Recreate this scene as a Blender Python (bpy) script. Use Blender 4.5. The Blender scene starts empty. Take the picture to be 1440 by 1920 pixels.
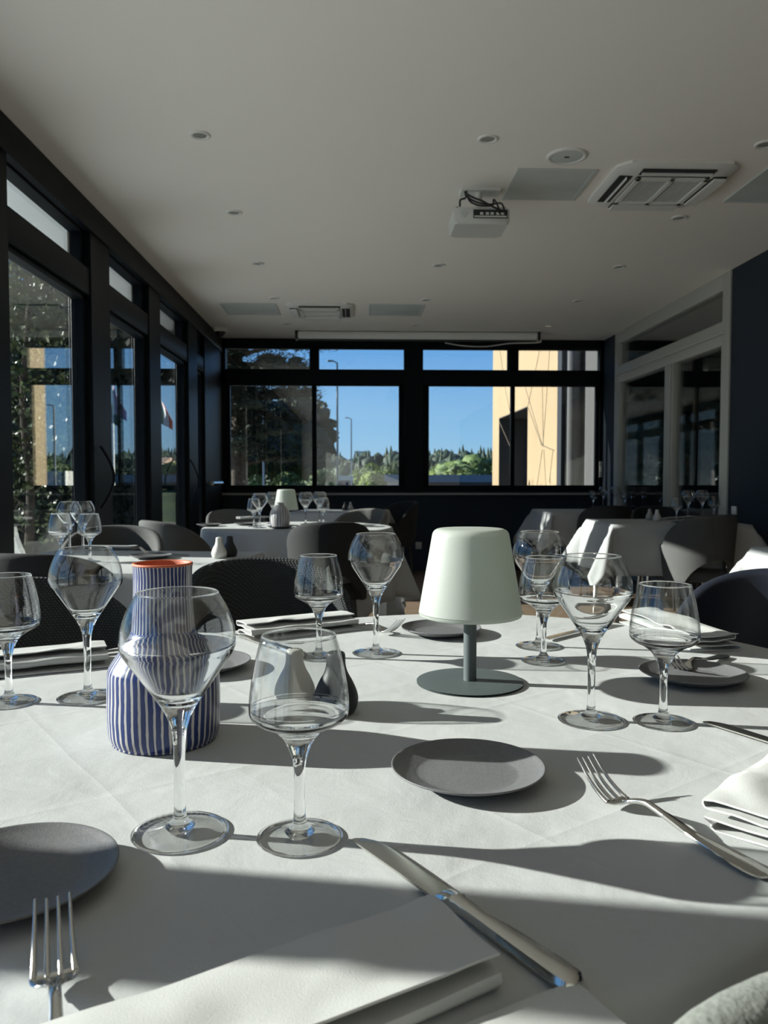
import bpy, math, random
import numpy as np
from mathutils import Vector, Matrix, noise

# ------------------------------------------------------------------ camera, sky, sun, exposure
sc = bpy.context.scene
COL = sc.collection
F = 1480.0
YAW, PIT = math.atan(50 / F), math.atan(65 / F)
CAM = Vector((0, 0, 1.06))
cd = bpy.data.cameras.new('camera'); cam = bpy.data.objects.new('camera', cd); COL.objects.link(cam)
fw = Vector((math.sin(YAW) * math.cos(PIT), math.cos(YAW) * math.cos(PIT), -math.sin(PIT)))
rt = Vector((math.cos(YAW), -math.sin(YAW), 0)); up = rt.cross(fw)
cam.location = CAM
cam.rotation_euler = Matrix((rt, up, -fw)).transposed().to_euler()
cd.sensor_fit = 'VERTICAL'; cd.sensor_height = 36.0; cd.lens = 36.0 * F / 1920.0
cd.clip_start = 0.02; cd.clip_end = 2000
cd.dof.use_dof = True; cd.dof.focus_distance = 1.05; cd.dof.aperture_fstop = 13.0
sc.camera = cam

sc.view_settings.view_transform = 'Standard'; sc.view_settings.look = 'None'
sc.view_settings.gamma = 1.0; sc.view_settings.exposure = 0.13
sc.view_settings.use_curve_mapping = False
sc.cycles.use_denoising = True
sc.cycles.max_bounces = 16; sc.cycles.transmission_bounces = 14; sc.cycles.transparent_max_bounces = 24
sc.cycles.diffuse_bounces = 6; sc.cycles.glossy_bounces = 6
sc.cycles.sample_clamp_indirect = 10.0
sc.cycles.blur_glossy = 0.3

SUN_EL, SUN_AZ = math.radians(21.3), math.radians(10.8)
TO_SUN = Vector((-math.cos(SUN_AZ) * math.cos(SUN_EL), math.sin(SUN_AZ) * math.cos(SUN_EL), math.sin(SUN_EL)))
ld = bpy.data.lights.new('sun', 'SUN'); ld.energy = 14.5; ld.angle = math.radians(0.6); ld.color = (1.0, 0.965, 0.905)
lo = bpy.data.objects.new('sun', ld); COL.objects.link(lo); lo.location = (-8, 3, 6)
lo.rotation_euler = TO_SUN.to_track_quat('Z', 'Y').to_euler()
ld.cycles.is_caustics_light = True

w = bpy.data.worlds.new('sky'); sc.world = w; w.use_nodes = True
nt = w.node_tree; nt.nodes.clear()
o = nt.nodes.new('ShaderNodeOutputWorld'); bg = nt.nodes.new('ShaderNodeBackground')
tc = nt.nodes.new('ShaderNodeTexCoord'); sp = nt.nodes.new('ShaderNodeSeparateXYZ'); cr = nt.nodes.new('ShaderNodeValToRGB')
nt.links.new(tc.outputs['Generated'], sp.inputs[0]); nt.links.new(sp.outputs['Z'], cr.inputs[0])
nt.links.new(cr.outputs[0], bg.inputs[0]); nt.links.new(bg.outputs[0], o.inputs[0])
e = cr.color_ramp.elements
e[0].position = 0.0; e[0].color = (0.42, 0.62, 0.80, 1)
e[1].position = 1.0; e[1].color = (0.07, 0.20, 0.55, 1)
for p_, c_ in ((0.05, (0.30, 0.57, 0.86, 1)), (0.17, (0.15, 0.40, 0.83, 1)), (0.45, (0.11, 0.30, 0.70, 1))):
    q_ = e.new(p_); q_.color = c_
bg.inputs[1].default_value = 1.12


def ray(x, y):
    return fw + rt * ((x - 720) / F) + up * ((960 - y) / F)


def at(x, y, k, v):
    """the point where the sight line of pixel (x, y) meets the plane axis k = v"""
    d = ray(x, y)
    return CAM + d * ((v - CAM[k]) / d[k])


# ------------------------------------------------------------------ materials
def M(name, color, rough=0.6, metal=0.0, **kw):
    m = bpy.data.materials.new(name); m.use_nodes = True
    b = m.node_tree.nodes['Principled BSDF']
    b.inputs['Base Color'].default_value = (*color, 1)
    b.inputs['Roughness'].default_value = rough
    b.inputs['Metallic'].default_value = metal
    for k, v in kw.items():
        b.inputs[k].default_value = v
    return m


def nodes(m):
    return m.node_tree.nodes, m.node_tree.links, m.node_tree.nodes['Principled BSDF']


def vary(m, c1, c2, scale=8.0, detail=4.0, coord='Object', stretch=None, bump=0.0, bscale=None, lo_=0.35, hi_=0.65):
    n, l, b = nodes(m)
    t = n.new('ShaderNodeTexCoord'); mp = n.new('ShaderNodeMapping'); no = n.new('ShaderNodeTexNoise'); r = n.new('ShaderNodeValToRGB')
    l.new(t.outputs[coord], mp.inputs[0]); l.new(mp.outputs[0], no.inputs['Vector']); l.new(no.outputs['Fac'], r.inputs[0])
    if stretch: mp.inputs['Scale'].default_value = stretch
    no.inputs['Scale'].default_value = scale; no.inputs['Detail'].default_value = detail
    r.color_ramp.elements[0].position = lo_; r.color_ramp.elements[1].position = hi_
    r.color_ramp.elements[0].color = (*c1, 1); r.color_ramp.elements[1].color = (*c2, 1)
    l.new(r.outputs[0], b.inputs['Base Color'])
    if bump:
        bp = n.new('ShaderNodeBump'); bp.inputs['Strength'].default_value = bump; bp.inputs['Distance'].default_value = 0.002
        n2 = n.new('ShaderNodeTexNoise'); n2.inputs['Scale'].default_value = bscale or scale * 6
        l.new(mp.outputs[0], n2.inputs['Vector']); l.new(n2.outputs['Fac'], bp.inputs['Height']); l.new(bp.outputs[0], b.inputs['Normal'])
    return m


def weave(m, scale, strength, dist=0.0006):
    n, l, b = nodes(m)
    t = n.new('ShaderNodeTexCoord'); a = n.new('ShaderNodeTexWave'); c = n.new('ShaderNodeTexWave'); ad = n.new('ShaderNodeMath'); bp = n.new('ShaderNodeBump')
    a.bands_direction = 'DIAGONAL'; c.bands_direction = 'Z'
    a.inputs['Scale'].default_value = scale; c.inputs['Scale'].default_value = scale
    l.new(t.outputs['Object'], a.inputs['Vector']); l.new(t.outputs['Object'], c.inputs['Vector'])
    ad.operation = 'MULTIPLY'
    l.new(a.outputs['Fac'], ad.inputs[0]); l.new(c.outputs['Fac'], ad.inputs[1])
    bp.inputs['Strength'].default_value = strength; bp.inputs['Distance'].default_value = dist
    l.new(ad.outputs[0], bp.inputs['Height']); l.new(bp.outputs[0], b.inputs['Normal'])
    r = n.new('ShaderNodeMix'); r.data_type = 'RGBA'; base = tuple(b.inputs['Base Color'].default_value)
    l.new(ad.outputs[0], r.inputs[0]); r.inputs[6].default_value = tuple(x * 0.45 for x in base[:3]) + (1,); r.inputs[7].default_value = tuple(min(1, x * 1.9) for x in base[:3]) + (1,)
    l.new(r.outputs[2], b.inputs['Base Color'])
    return m


def cloth_mat(name, col, creases=True):
    m = M(name, col, 0.85, **{'Specular IOR Level': 0.25})
    n, l, b = nodes(m)
    t = n.new('ShaderNodeTexCoord')
    no = n.new('ShaderNodeTexNoise'); no.inputs['Scale'].default_value = 5.0; no.inputs['Detail'].default_value = 3.0; no.inputs['Distortion'].default_value = 0.4
    l.new(t.outputs['Object'], no.inputs['Vector'])
    b1 = n.new('ShaderNodeBump'); b1.inputs['Strength'].default_value = 0.55; b1.inputs['Distance'].default_value = 0.01
    l.new(no.outputs['Fac'], b1.inputs['Height'])
    last = b1.outputs[0]
    if creases:
        sp_ = n.new('ShaderNodeSeparateXYZ'); l.new(t.outputs['Object'], sp_.inputs[0])

        def mm(op, a, b_=None):
            k = n.new('ShaderNodeMath'); k.operation = op
            for i, v in enumerate((a, b_)):
                if v is None: continue
                if isinstance(v, (int, float)): k.inputs[i].default_value = v
                else: l.new(v, k.inputs[i])
            return k.outputs[0]
        # pressed folds: two families of parallel lines, slightly uneven
        P1, Q1, P2, Q2 = at(1060, 1560, 2, .75), at(1440, 1409, 2, .75), at(890, 1511, 2, .75), at(1029, 1578, 2, .75)
        h = None
        wn = n.new('ShaderNodeTexNoise'); wn.inputs['Scale'].default_value = 2.5; l.new(t.outputs['Object'], wn.inputs['Vector'])
        for (P, Q, step) in ((P1, Q1, .31), (P2, Q2, .27)):
            d = (Q - P).normalized(); nx, ny = -d.y, d.x; c0 = nx * P.x + ny * P.y
            v = mm('SUBTRACT', mm('ADD', mm('MULTIPLY', sp_.outputs['X'], nx), mm('MULTIPLY', sp_.outputs['Y'], ny)), c0)
            v = mm('ADD', v, mm('MULTIPLY', mm('SUBTRACT', wn.outputs['Fac'], .5), .03))
            w1 = mm('PINGPONG', v, step / 2)            # 0 on every fold line
            r1 = mm('MULTIPLY', mm('POWER', mm('SUBTRACT', 1.0, mm('MINIMUM', mm('DIVIDE', w1, .012), 1.0)), 2.0), .35)
            r1 = mm('ADD', r1, mm('MULTIPLY', w1, 14.0))
            h = r1 if h is None else mm('ADD', h, r1)
        bc = n.new('ShaderNodeBump'); bc.inputs['Strength'].default_value = 0.5; bc.inputs['Distance'].default_value = 0.0022
        l.new(h, bc.inputs['Height']); l.new(last, bc.inputs['Normal']); last = bc.outputs[0]
        cn = n.new('ShaderNodeTexNoise'); cn.inputs['Scale'].default_value = 16.0; cn.inputs['Detail'].default_value = 5.0; cn.inputs['Distortion'].default_value = 0.5; l.new(t.outputs['Object'], cn.inputs['Vector'])
        b3 = n.new('ShaderNodeBump'); b3.inputs['Strength'].default_value = 0.24; b3.inputs['Distance'].default_value = 0.006
        l.new(cn.outputs['Fac'], b3.inputs['Height']); l.new(last, b3.inputs['Normal']); last = b3.outputs[0]
    n2 = n.new('ShaderNodeTexNoise'); n2.inputs['Scale'].default_value = 900.0; n2.inputs['Detail'].default_value = 2.0
    l.new(t.outputs['Object'], n2.inputs['Vector'])
    b2 = n.new('ShaderNodeBump'); b2.inputs['Strength'].default_value = 0.30; b2.inputs['Distance'].default_value = 0.0006
    l.new(n2.outputs['Fac'], b2.inputs['Height']); l.new(last, b2.inputs['Normal'])
    l.new(b2.outputs[0], b.inputs['Normal'])
    return m


cloth = cloth_mat('white_linen', (0.435, 0.445, 0.44))
napk = cloth_mat('napkin_cotton', (0.50, 0.505, 0.49), False)
ceil_m = M('ceiling_paint', (0.88, 0.85, 0.78), 0.9)
navy = vary(M('navy_wall_paint', (0.01, 0.02, 0.035), 0.75), (0.007, 0.015, 0.026), (0.010, 0.020, 0.033), 1.5)
frame_m = M('anthracite_aluminium', (0.004, 0.0065, 0.009), 0.45, 0.0, **{'Specular IOR Level': 0.10})
pale_frame = M('pale_grey_frame', (0.42, 0.42, 0.38), 0.5)
ledge_m = M('grey_ledge', (0.30, 0.30, 0.28), 0.4)
white_pl = M('white_plastic', (0.72, 0.72, 0.68), 0.45)
proj_pl = M('projector_plastic', (0.60, 0.61, 0.57), 0.4)
grey_panel = vary(M('frosted_panel', (0.40, 0.44, 0.43), 0.45), (0.50, 0.55, 0.53), (0.58, 0.63, 0.60), 3)
dark_slot = M('dark_slot', (0.02, 0.02, 0.022), 0.7)
black_pl = M('black_plastic', (0.01, 0.01, 0.011), 0.4)
lens_m = M('lamp_glass', (0.30, 0.31, 0.27), 0.25)
steel = M('stainless_steel', (0.62, 0.61, 0.58), 0.16, 1.0)
steel_b = M('brushed_blade', (0.55, 0.54, 0.50), 0.27, 1.0)
chrome = M('chrome', (0.6, 0.6, 0.6), 0.2, 1.0)
char = weave(M('charcoal_weave', (0.026, 0.030, 0.031), 0.9), 52.0, 1.0, 0.002)
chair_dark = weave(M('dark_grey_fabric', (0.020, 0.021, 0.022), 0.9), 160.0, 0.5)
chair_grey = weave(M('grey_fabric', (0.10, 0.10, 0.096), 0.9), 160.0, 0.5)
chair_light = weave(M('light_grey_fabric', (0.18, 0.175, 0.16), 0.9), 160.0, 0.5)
chair_pale = vary(M('pale_velvet', (0.18, 0.19, 0.175), 0.9), (0.15, 0.16, 0.145), (0.22, 0.23, 0.21), 55, bump=0.5, bscale=240)
chair_navy = M('navy_leatherette', (0.006, 0.009, 0.018), 0.5)
leg_m = M('dark_wood_leg', (0.012, 0.011, 0.010), 0.5)
plate_m = vary(M('slate_stoneware', (0.12, 0.12, 0.125), 0.48), (0.115, 0.118, 0.124), (0.14, 0.138, 0.14), 260, bump=0.15, bscale=700)
lampmetal = M('grey_green_metal', (0.065, 0.082, 0.082), 0.55)
sh_white = M('white_ceramic', (0.55, 0.54, 0.50), 0.55)
sh_black = M('black_ceramic', (0.012, 0.013, 0.015), 0.5)
sh_grey = M('grey_ceramic', (0.30, 0.30, 0.29), 0.5)
terra = M('terracotta', (0.50, 0.13, 0.06), 0.6)
tan_m = vary(M('tan_cladding', (0.40, 0.30, 0.17), 0.6), (0.30, 0.22, 0.125), (0.335, 0.247, 0.143), 0.7)
tan_dark = M('dark_joint', (0.10, 0.075, 0.05), 0.8)  # dark brown colour of the panel joints
render_grey = M('grey_render', (0.055, 0.055, 0.055), 0.8)
dark_panel = M('dark_navy_panel', (0.01, 0.014, 0.022), 0.6)
pipe_m = M('grey_column', (0.085, 0.088, 0.092), 0.6)
reveal_m = M('brown_reveal', (0.06, 0.05, 0.04), 0.7)
soffit_m = M('canopy_soffit', (0.72, 0.76, 0.76), 0.8)
asphalt = vary(M('ground_mix', (0.2, 0.2, 0.2), 0.95), (0.20, 0.19, 0.17), (0.26, 0.25, 0.22), 0.4)
bounce_m = vary(M('bounce_paving', (0.75, 0.72, 0.66), 0.9), (0.78, 0.79, 0.76), (0.85, 0.85, 0.82), 3)  # near-white so the added slab throws sunlight into the room
grass = vary(M('hill_grass', (0.05, 0.09, 0.02), 0.95), (0.035, 0.06, 0.015), (0.08, 0.12, 0.03), 0.05)
pole_m = M('galvanised_pole', (0.45, 0.47, 0.48), 0.5)
pole_d = M('dark_pole', (0.12, 0.14, 0.15), 0.5)
bark = vary(M('bark', (0.06, 0.045, 0.03), 0.9), (0.04, 0.03, 0.02), (0.09, 0.07, 0.05), 12)
roof_m = M('blue_grey_roof', (0.11, 0.17, 0.22), 0.6)
wall_w = M('off_white_render', (0.62, 0.60, 0.54), 0.8)
shed_m = M('dark_facade', (0.04, 0.05, 0.06), 0.8)
brown_roof = M('brown_tiles', (0.30, 0.20, 0.14), 0.8)


def leafm(name, c1, c2, scale):
    m = M(name, c1, 0.7)
    vary(m, c1, c2, scale, 3.0)
    return m


pine_m = leafm('pine_needles', (0.006, 0.016, 0.008), (0.018, 0.034, 0.014), 1.6)
far_dark = leafm('far_conifers', (0.010, 0.028, 0.015), (0.026, 0.052, 0.022), 0.25)
far_mid = leafm('far_mixed_leaves', (0.035, 0.07, 0.016), (0.095, 0.145, 0.03), 1.2)
far_light = leafm('far_yellow_green_leaves', (0.085, 0.14, 0.02), (0.19, 0.25, 0.045), 1.6)
hedge_m = leafm('dark_hedge_leaves', (0.008, 0.018, 0.008), (0.020, 0.035, 0.014), 1.2)
leaf_m = leafm('birch_leaves', (0.03, 0.05, 0.012), (0.10, 0.13, 0.035), 6)
nodes(leaf_m)[2].inputs['Roughness'].default_value = 0.35

# glassware: plain dielectric
glass = bpy.data.materials.new('clear_glass'); glass.use_nodes = True
gn = glass.node_tree.nodes; gl_ = glass.node_tree.links; gn.clear()
go = gn.new('ShaderNodeOutputMaterial'); gg = gn.new('ShaderNodeBsdfGlass'); gg.inputs['IOR'].default_value = 1.47; gg.inputs['Roughness'].default_value = 0.0
gg.inputs['Color'].default_value = (0.985, 0.99, 0.99, 1)
gl_.new(gg.outputs[0], go.inputs[0])

# the flat foot of a glass is a thin clear disc
foot_glass = bpy.data.materials.new('clear_glass_foot'); foot_glass.use_nodes = True

# window glass: thin double glazing, clear with a Schlick reflection
pane_m = bpy.data.materials.new('window_glass'); pane_m.use_nodes = True
pn = pane_m.node_tree.nodes; pl = pane_m.node_tree.links; pn.clear()
po = pn.new('ShaderNodeOutputMaterial'); mx = pn.new('ShaderNodeMixShader'); tr = pn.new('ShaderNodeBsdfTransparent'); gs = pn.new('ShaderNodeBsdfGlossy')
gs.inputs['Roughness'].default_value = 0.0; tr.inputs['Color'].default_value = (0.93, 0.96, 0.955, 1)
ge = pn.new('ShaderNodeNewGeometry'); dp = pn.new('ShaderNodeVectorMath'); dp.operation = 'DOT_PRODUCT'
pl.new(ge.outputs['Incoming'], dp.inputs[0]); pl.new(ge.outputs['True Normal'], dp.inputs[1])


def mth(op, a, b=None):
    k = pn.new('ShaderNodeMath'); k.operation = op
    for i, v in enumerate((a, b)):
        if v is None: continue
        if isinstance(v, (int, float)): k.inputs[i].default_value = v
        else: pl.new(v, k.inputs[i])
    return k.outputs[0]


c_ = mth('ABSOLUTE', dp.outputs['Value'])
s_ = mth('ADD', mth('MULTIPLY', mth('POWER', mth('SUBTRACT', 1.0, c_), 4.2), 0.94), 0.06)
f_ = mth('DIVIDE', mth('MULTIPLY', s_, 2.0), mth('ADD', s_, 1.0))
pl.new(f_, mx.inputs[0]); pl.new(tr.outputs[0], mx.inputs[1]); pl.new(gs.outputs[0], mx.inputs[2]); pl.new(mx.outputs[0], po.inputs[0])

# thin clear disc: see-through with a single-surface Schlick reflection on each face
_n = foot_glass.node_tree.nodes; _l = foot_glass.node_tree.links; _n.clear()
_o = _n.new('ShaderNodeOutputMaterial'); _m = _n.new('ShaderNodeMixShader'); _t = _n.new('ShaderNodeBsdfTransparent'); _g = _n.new('ShaderNodeBsdfGlossy'); _g.inputs['Roughness'].default_value = 0.0
_t.inputs['Color'].default_value = (0.975, 0.98, 0.978, 1)
_w = _n.new('ShaderNodeLayerWeight'); _w.inputs['Blend'].default_value = 0.5; _p = _n.new('ShaderNodeMath'); _p.operation = 'POWER'; _p.inputs[1].default_value = 4.0
_q = _n.new('ShaderNodeMath'); _q.operation = 'ADD'; _q.inputs[1].default_value = 0.06
_l.new(_w.outputs['Facing'], _p.inputs[0]); _l.new(_p.outputs[0], _q.inputs[0]); _l.new(_q.outputs[0], _m.inputs[0]); _l.new(_t.outputs[0], _m.inputs[1]); _l.new(_g.outputs[0], _m.inputs[2]); _l.new(_m.outputs[0], _o.inputs[0])

# lamp shade: white translucent polyethylene
shade_m = bpy.data.materials.new('opal_shade'); shade_m.use_nodes = True
n_, l_, b_ = nodes(shade_m)
b_.inputs['Base Color'].default_value = (0.66, 0.685, 0.645, 1); b_.inputs['Roughness'].default_value = 0.45
tl = n_.new('ShaderNodeBsdfTranslucent'); tl.inputs['Color'].default_value = (0.68, 0.71, 0.67, 1); ms = n_.new('ShaderNodeMixShader'); ms.inputs[0].default_value = 0.6
l_.new(b_.outputs[0], ms.inputs[1]); l_.new(tl.outputs[0], ms.inputs[2]); l_.new(ms.outputs[0], n_['Material Output'].inputs[0])


def stripes(name, n_str, blue, blue2, cream, wob, warp, frac):
    """hand painted vertical stripes round the axis of the vase"""
    m = M(name, cream, 0.28)
    n, l, b = nodes(m)
    t = n.new('ShaderNodeTexCoord'); s = n.new('ShaderNodeSeparateXYZ'); l.new(t.outputs['Object'], s.inputs[0])

    def mm(op, a, b_=None):
        k = n.new('ShaderNodeMath'); k.operation = op
        for i, v in enumerate((a, b_)):
            if v is None: continue
            if isinstance(v, (int, float)): k.inputs[i].default_value = v
            else: l.new(v, k.inputs[i])
        return k.outputs[0]
    ang = mm('ARCTAN2', s.outputs['Y'], s.outputs['X'])
    no = n.new('ShaderNodeTexNoise'); no.inputs['Scale'].default_value = warp; no.inputs['Detail'].default_value = 1.5
    l.new(t.outputs['Object'], no.inputs['Vector'])
    ang = mm('ADD', ang, mm('MULTIPLY', mm('SUBTRACT', no.outputs['Fac'], 0.5), wob))
    fr = mm('FRACT', mm('ADD', mm('MULTIPLY', ang, n_str / (2 * math.pi)), 50.0))
    n3 = n.new('ShaderNodeTexNoise'); n3.inputs['Scale'].default_value = warp * 2.2
    l.new(t.outputs['Object'], n3.inputs['Vector'])
    isb = mm('LESS_THAN', fr, mm('ADD', mm('MULTIPLY', mm('SUBTRACT', n3.outputs['Fac'], 0.5), 0.5), frac))
    n2 = n.new('ShaderNodeTexNoise'); n2.inputs['Scale'].default_value = 60; n2.inputs['Detail'].default_value = 4
    l.new(t.outputs['Object'], n2.inputs['Vector'])
    cm = n.new('ShaderNodeMix'); cm.data_type = 'RGBA'; l.new(n2.outputs['Fac'], cm.inputs[0]); cm.inputs[6].default_value = (*blue, 1); cm.inputs[7].default_value = (*blue2, 1)
    fm = n.new('ShaderNodeMix'); fm.data_type = 'RGBA'; l.new(isb, fm.inputs[0]); fm.inputs[6].default_value = (*cream, 1); l.new(cm.outputs[2], fm.inputs[7])
    l.new(fm.outputs[2], b.inputs['Base Color'])
    return m


vase_m = stripes('blue_striped_glaze', 47, (0.005, 0.014, 0.08), (0.018, 0.036, 0.15), (0.45, 0.425, 0.40), 0.10, 22, 0.66)
vase2_m = stripes('wide_striped_glaze', 22, (0.10, 0.12, 0.20), (0.30, 0.28, 0.26), (0.5, 0.49, 0.46), 0.3, 18, 0.42)

# floor: planks
floor_m = M('wood_planks', (0.25, 0.18, 0.12), 0.5)
n_, l_, b_ = nodes(floor_m)
t_ = n_.new('ShaderNodeTexCoord'); br = n_.new('ShaderNodeTexBrick'); mp_ = n_.new('ShaderNodeMapping'); ns = n_.new('ShaderNodeTexNoise'); mp2 = n_.new('ShaderNodeMapping')
l_.new(t_.outputs['Object'], mp_.inputs[0]); l_.new(mp_.outputs[0], br.inputs['Vector'])
br.inputs['Scale'].default_value = 1.0; br.inputs['Brick Width'].default_value = 1.3; br.inputs['Row Height'].default_value = 0.14; br.inputs['Mortar Size'].default_value = 0.003
br.inputs['Color1'].default_value = (0.30, 0.215, 0.14, 1); br.inputs['Color2'].default_value = (0.22, 0.155, 0.10, 1); br.inputs['Mortar'].default_value = (0.05, 0.035, 0.02, 1)
l_.new(t_.outputs['Object'], mp2.inputs[0]); mp2.inputs['Scale'].default_value = (2, 26, 1); l_.new(mp2.outputs[0], ns.inputs['Vector']); ns.inputs['Scale'].default_value = 3
mxr = n_.new('ShaderNodeMix'); mxr.data_type = 'RGBA'; mxr.blend_type = 'MULTIPLY'; mxr.inputs[0].default_value = 0.5
l_.new(br.outputs['Color'], mxr.inputs[6]); l_.new(ns.outputs['Color'], mxr.inputs[7]); l_.new(mxr.outputs[2], b_.inputs['Base Color'])


# ------------------------------------------------------------------ mesh helpers
class MB:
    def __init__(s): s.v = []; s.f = []; s.mi = []; s.k = 0

    def add(s, vs, fs, mat=None):
        b = len(s.v); s.v += [tuple(p) for p in vs]; s.f += [tuple(b + i for i in f) for f in fs]; s.mi += [s.k] * len(fs)
        return s

    def box(s, a, b, bev=0.0):
        x0, y0, z0 = a; x1, y1, z1 = b
        if bev <= 0:
            vs = [(x, y, z) for z in (z0, z1) for y in (y0, y1) for x in (x0, x1)]
            return s.add(vs, [(0, 2, 3, 1), (4, 5, 7, 6), (0, 1, 5, 4), (2, 6, 7, 3), (0, 4, 6, 2), (1, 3, 7, 5)])
        c = bev
        ring = lambda i: [(x0 + i, y0 + c), (x0 + c, y0 + i), (x1 - c, y0 + i), (x1 - i, y0 + c), (x1 - i, y1 - c), (x1 - c, y1 - i), (x0 + c, y1 - i), (x0 + i, y1 - c)]
        L = [[(x, y, z0) for x, y in ring(c * .6)], [(x, y, z0 + c) for x, y in ring(0)], [(x, y, z1 - c) for x, y in ring(0)], [(x, y, z1) for x, y in ring(c * .6)]]
        return s.loft(L, True, True, True)

    def loft(s, rings, closed=True, cap0=False, cap1=False):
        n = len(rings[0]); vs = [p for r in rings for p in r]; fs = []
        for i in range(len(rings) - 1):
            for j in range(n if closed else n - 1):
                a = i * n + j; b = i * n + (j + 1) % n
                fs.append((a, b, b + n, a + n))
        if cap0: fs.append(tuple(reversed(range(n))))
        if cap1: fs.append(tuple(range((len(rings) - 1) * n, len(rings) * n)))
        return s.add(vs, fs)

    def lathe(s, prof, seg=48, c=(0, 0)):
        rings = []; vs = []; fs = []; idx = []
        for r, z in prof:
            if r < 1e-6:
                idx.append([len(vs)]); vs.append((c[0], c[1], z))
            else:
                idx.append(list(range(len(vs), len(vs) + seg)))
                vs += [(c[0] + r * math.cos(2 * math.pi * j / seg), c[1] + r * math.sin(2 * math.pi * j / seg), z) for j in range(seg)]
        for a, b in zip(idx, idx[1:]):
            for j in range(seg):
                k = (j + 1) % seg
                if len(a) == 1 and len(b) == 1: continue
                if len(a) == 1: fs.append((a[0], b[k], b[j]))
                elif len(b) == 1: fs.append((a[j], a[k], b[0]))
                else: fs.append((a[j], a[k], b[k], b[j]))
        return s.add(vs, fs)

    def tube(s, pts, rad, seg=10, flat=1.0):
        pts = [Vector(p) for p in pts]; n = len(pts)
        if not hasattr(rad, '__len__'): rad = [rad] * n
        rings = []; nrm = None
        for i, p in enumerate(pts):
            t = (pts[min(i + 1, n - 1)] - pts[max(i - 1, 0)]).normalized()
            if nrm is None:
                nrm = t.cross(Vector((0, 0, 1)) if abs(t.z) < .9 else Vector((1, 0, 0))).normalized()
            else:
                nrm = (nrm - t * nrm.dot(t)).normalized()
            b = t.cross(nrm)
            rings.append([p + (nrm * math.cos(2 * math.pi * j / seg) + b * math.sin(2 * math.pi * j / seg) * flat) * rad[i] for j in range(seg)])
        return s.loft(rings, True, True, True)

    def ico(s, c, r, sub=2, jit=0.0, sq=(1, 1, 1), seed=0, fr=1.2):
        vs, fs = ICO[sub]
        out = []
        for v in vs:
            v = Vector(v); k = 1 + jit * noise.noise(v * fr + Vector((seed * 7.3, seed * 3.1, seed)))
            if jit: k += jit * 0.5 * noise.noise(v * fr * 3 + Vector((seed, 5, seed * 2.2)))
            out.append((c[0] + v.x * r * k * sq[0], c[1] + v.y * r * k * sq[1], c[2] + v.z * r * k * sq[2]))
        return s.add(out, fs)

    def mesh(s, name, mats, smooth=35):
        me = bpy.data.meshes.new(name); me.from_pydata(s.v, [], s.f); me.update()
        for m in (mats if isinstance(mats, (list, tuple)) else [mats]): me.materials.append(m)
        if any(s.mi): me.polygons.foreach_set('material_index', s.mi)
        if smooth:
            me.polygons.foreach_set('use_smooth', [True] * len(me.polygons))
            if smooth < 180: me.set_sharp_from_angle(angle=math.radians(smooth))
        return me

    def build(s, name, mats, parent=None, smooth=35, loc=None, fix=False):
        me = s.mesh(name, mats, smooth)
        if fix:
            import bmesh
            bm = bmesh.new(); bm.from_mesh(me); bmesh.ops.recalc_face_normals(bm, faces=bm.faces); bm.to_mesh(me); bm.free()
        ob = bpy.data.objects.new(name, me); COL.objects.link(ob)
        if parent is not None: ob.parent = parent
        if loc is not None: ob.location = loc
        return ob


import bmesh as _bm
ICO = {}
for k_ in (1, 2, 3, 4):
    b0 = _bm.new(); _bm.ops.create_icosphere(b0, subdivisions=k_, radius=1.0)
    ICO[k_] = ([tuple(v.co) for v in b0.verts], [tuple(v.index for v in f.verts) for f in b0.faces]); b0.free()


def tag(o, label=None, cat=None, group=None, kind=None):
    if label: o['label'] = label
    if cat: o['category'] = cat
    if group: o['group'] = group
    if kind: o['kind'] = kind
    return o


def thing(name, label, cat, loc=(0, 0, 0), rz=0.0, group=None):
    o = bpy.data.objects.new(name, None); COL.objects.link(o); o.empty_display_size = 0.05
    o.location = loc; o.rotation_euler = (0, 0, rz)
    return tag(o, label, cat, group)


def struct(name, mb, mat, smooth=35, **k):
    return tag(mb.build(name, mat, smooth=smooth, **k), kind='structure')


def box(a, b, bev=0.0): return MB().box(a, b, bev)


def dup(root, loc, rz=0.0, label=None, group=None, mats=None):
    r = root.copy(); COL.objects.link(r); r.location = loc; r.rotation_euler = (0, 0, rz)
    if label: r['label'] = label
    if group: r['group'] = group
    for ch in root.children:
        c = ch.copy(); COL.objects.link(c); c.parent = r
        for g in ch.children:
            d = g.copy(); COL.objects.link(d); d.parent = c
    return r


def catmull(P, n=6, closed=False):
    P = [Vector(p) for p in P]; out = []; N = len(P)
    rng = range(N) if closed else range(N - 1)
    for i in rng:
        if closed: p0, p1, p2, p3 = P[i - 1], P[i], P[(i + 1) % N], P[(i + 2) % N]
        else: p0, p1, p2, p3 = P[max(i - 1, 0)], P[i], P[i + 1], P[min(i + 2, N - 1)]
        for k in range(n):
            t = k / n
            out.append(0.5 * ((2 * p1) + (p2 - p0) * t + (2 * p0 - 5 * p1 + 4 * p2 - p3) * t * t + (3 * p1 - p0 - 3 * p2 + p3) * t ** 3))
    if not closed: out.append(P[-1])
    return out


def prof(P, n=5):
    return [(max(0.0, v.x), v.y) for v in catmull([(r, z, 0) for r, z in P], n)]


# ------------------------------------------------------------------ the room
XL, XR, YB, YF, ZC = -1.5, 2.78, 8.87, -3.6, 2.6
struct('floor', box((XL - .15, YF, -0.05), (5.2, YB + .15, 0)), floor_m)
struct('ceiling', box((XL - .15, YF - .1, ZC), (5.2, YB + .15, ZC + .12)), ceil_m)

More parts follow.
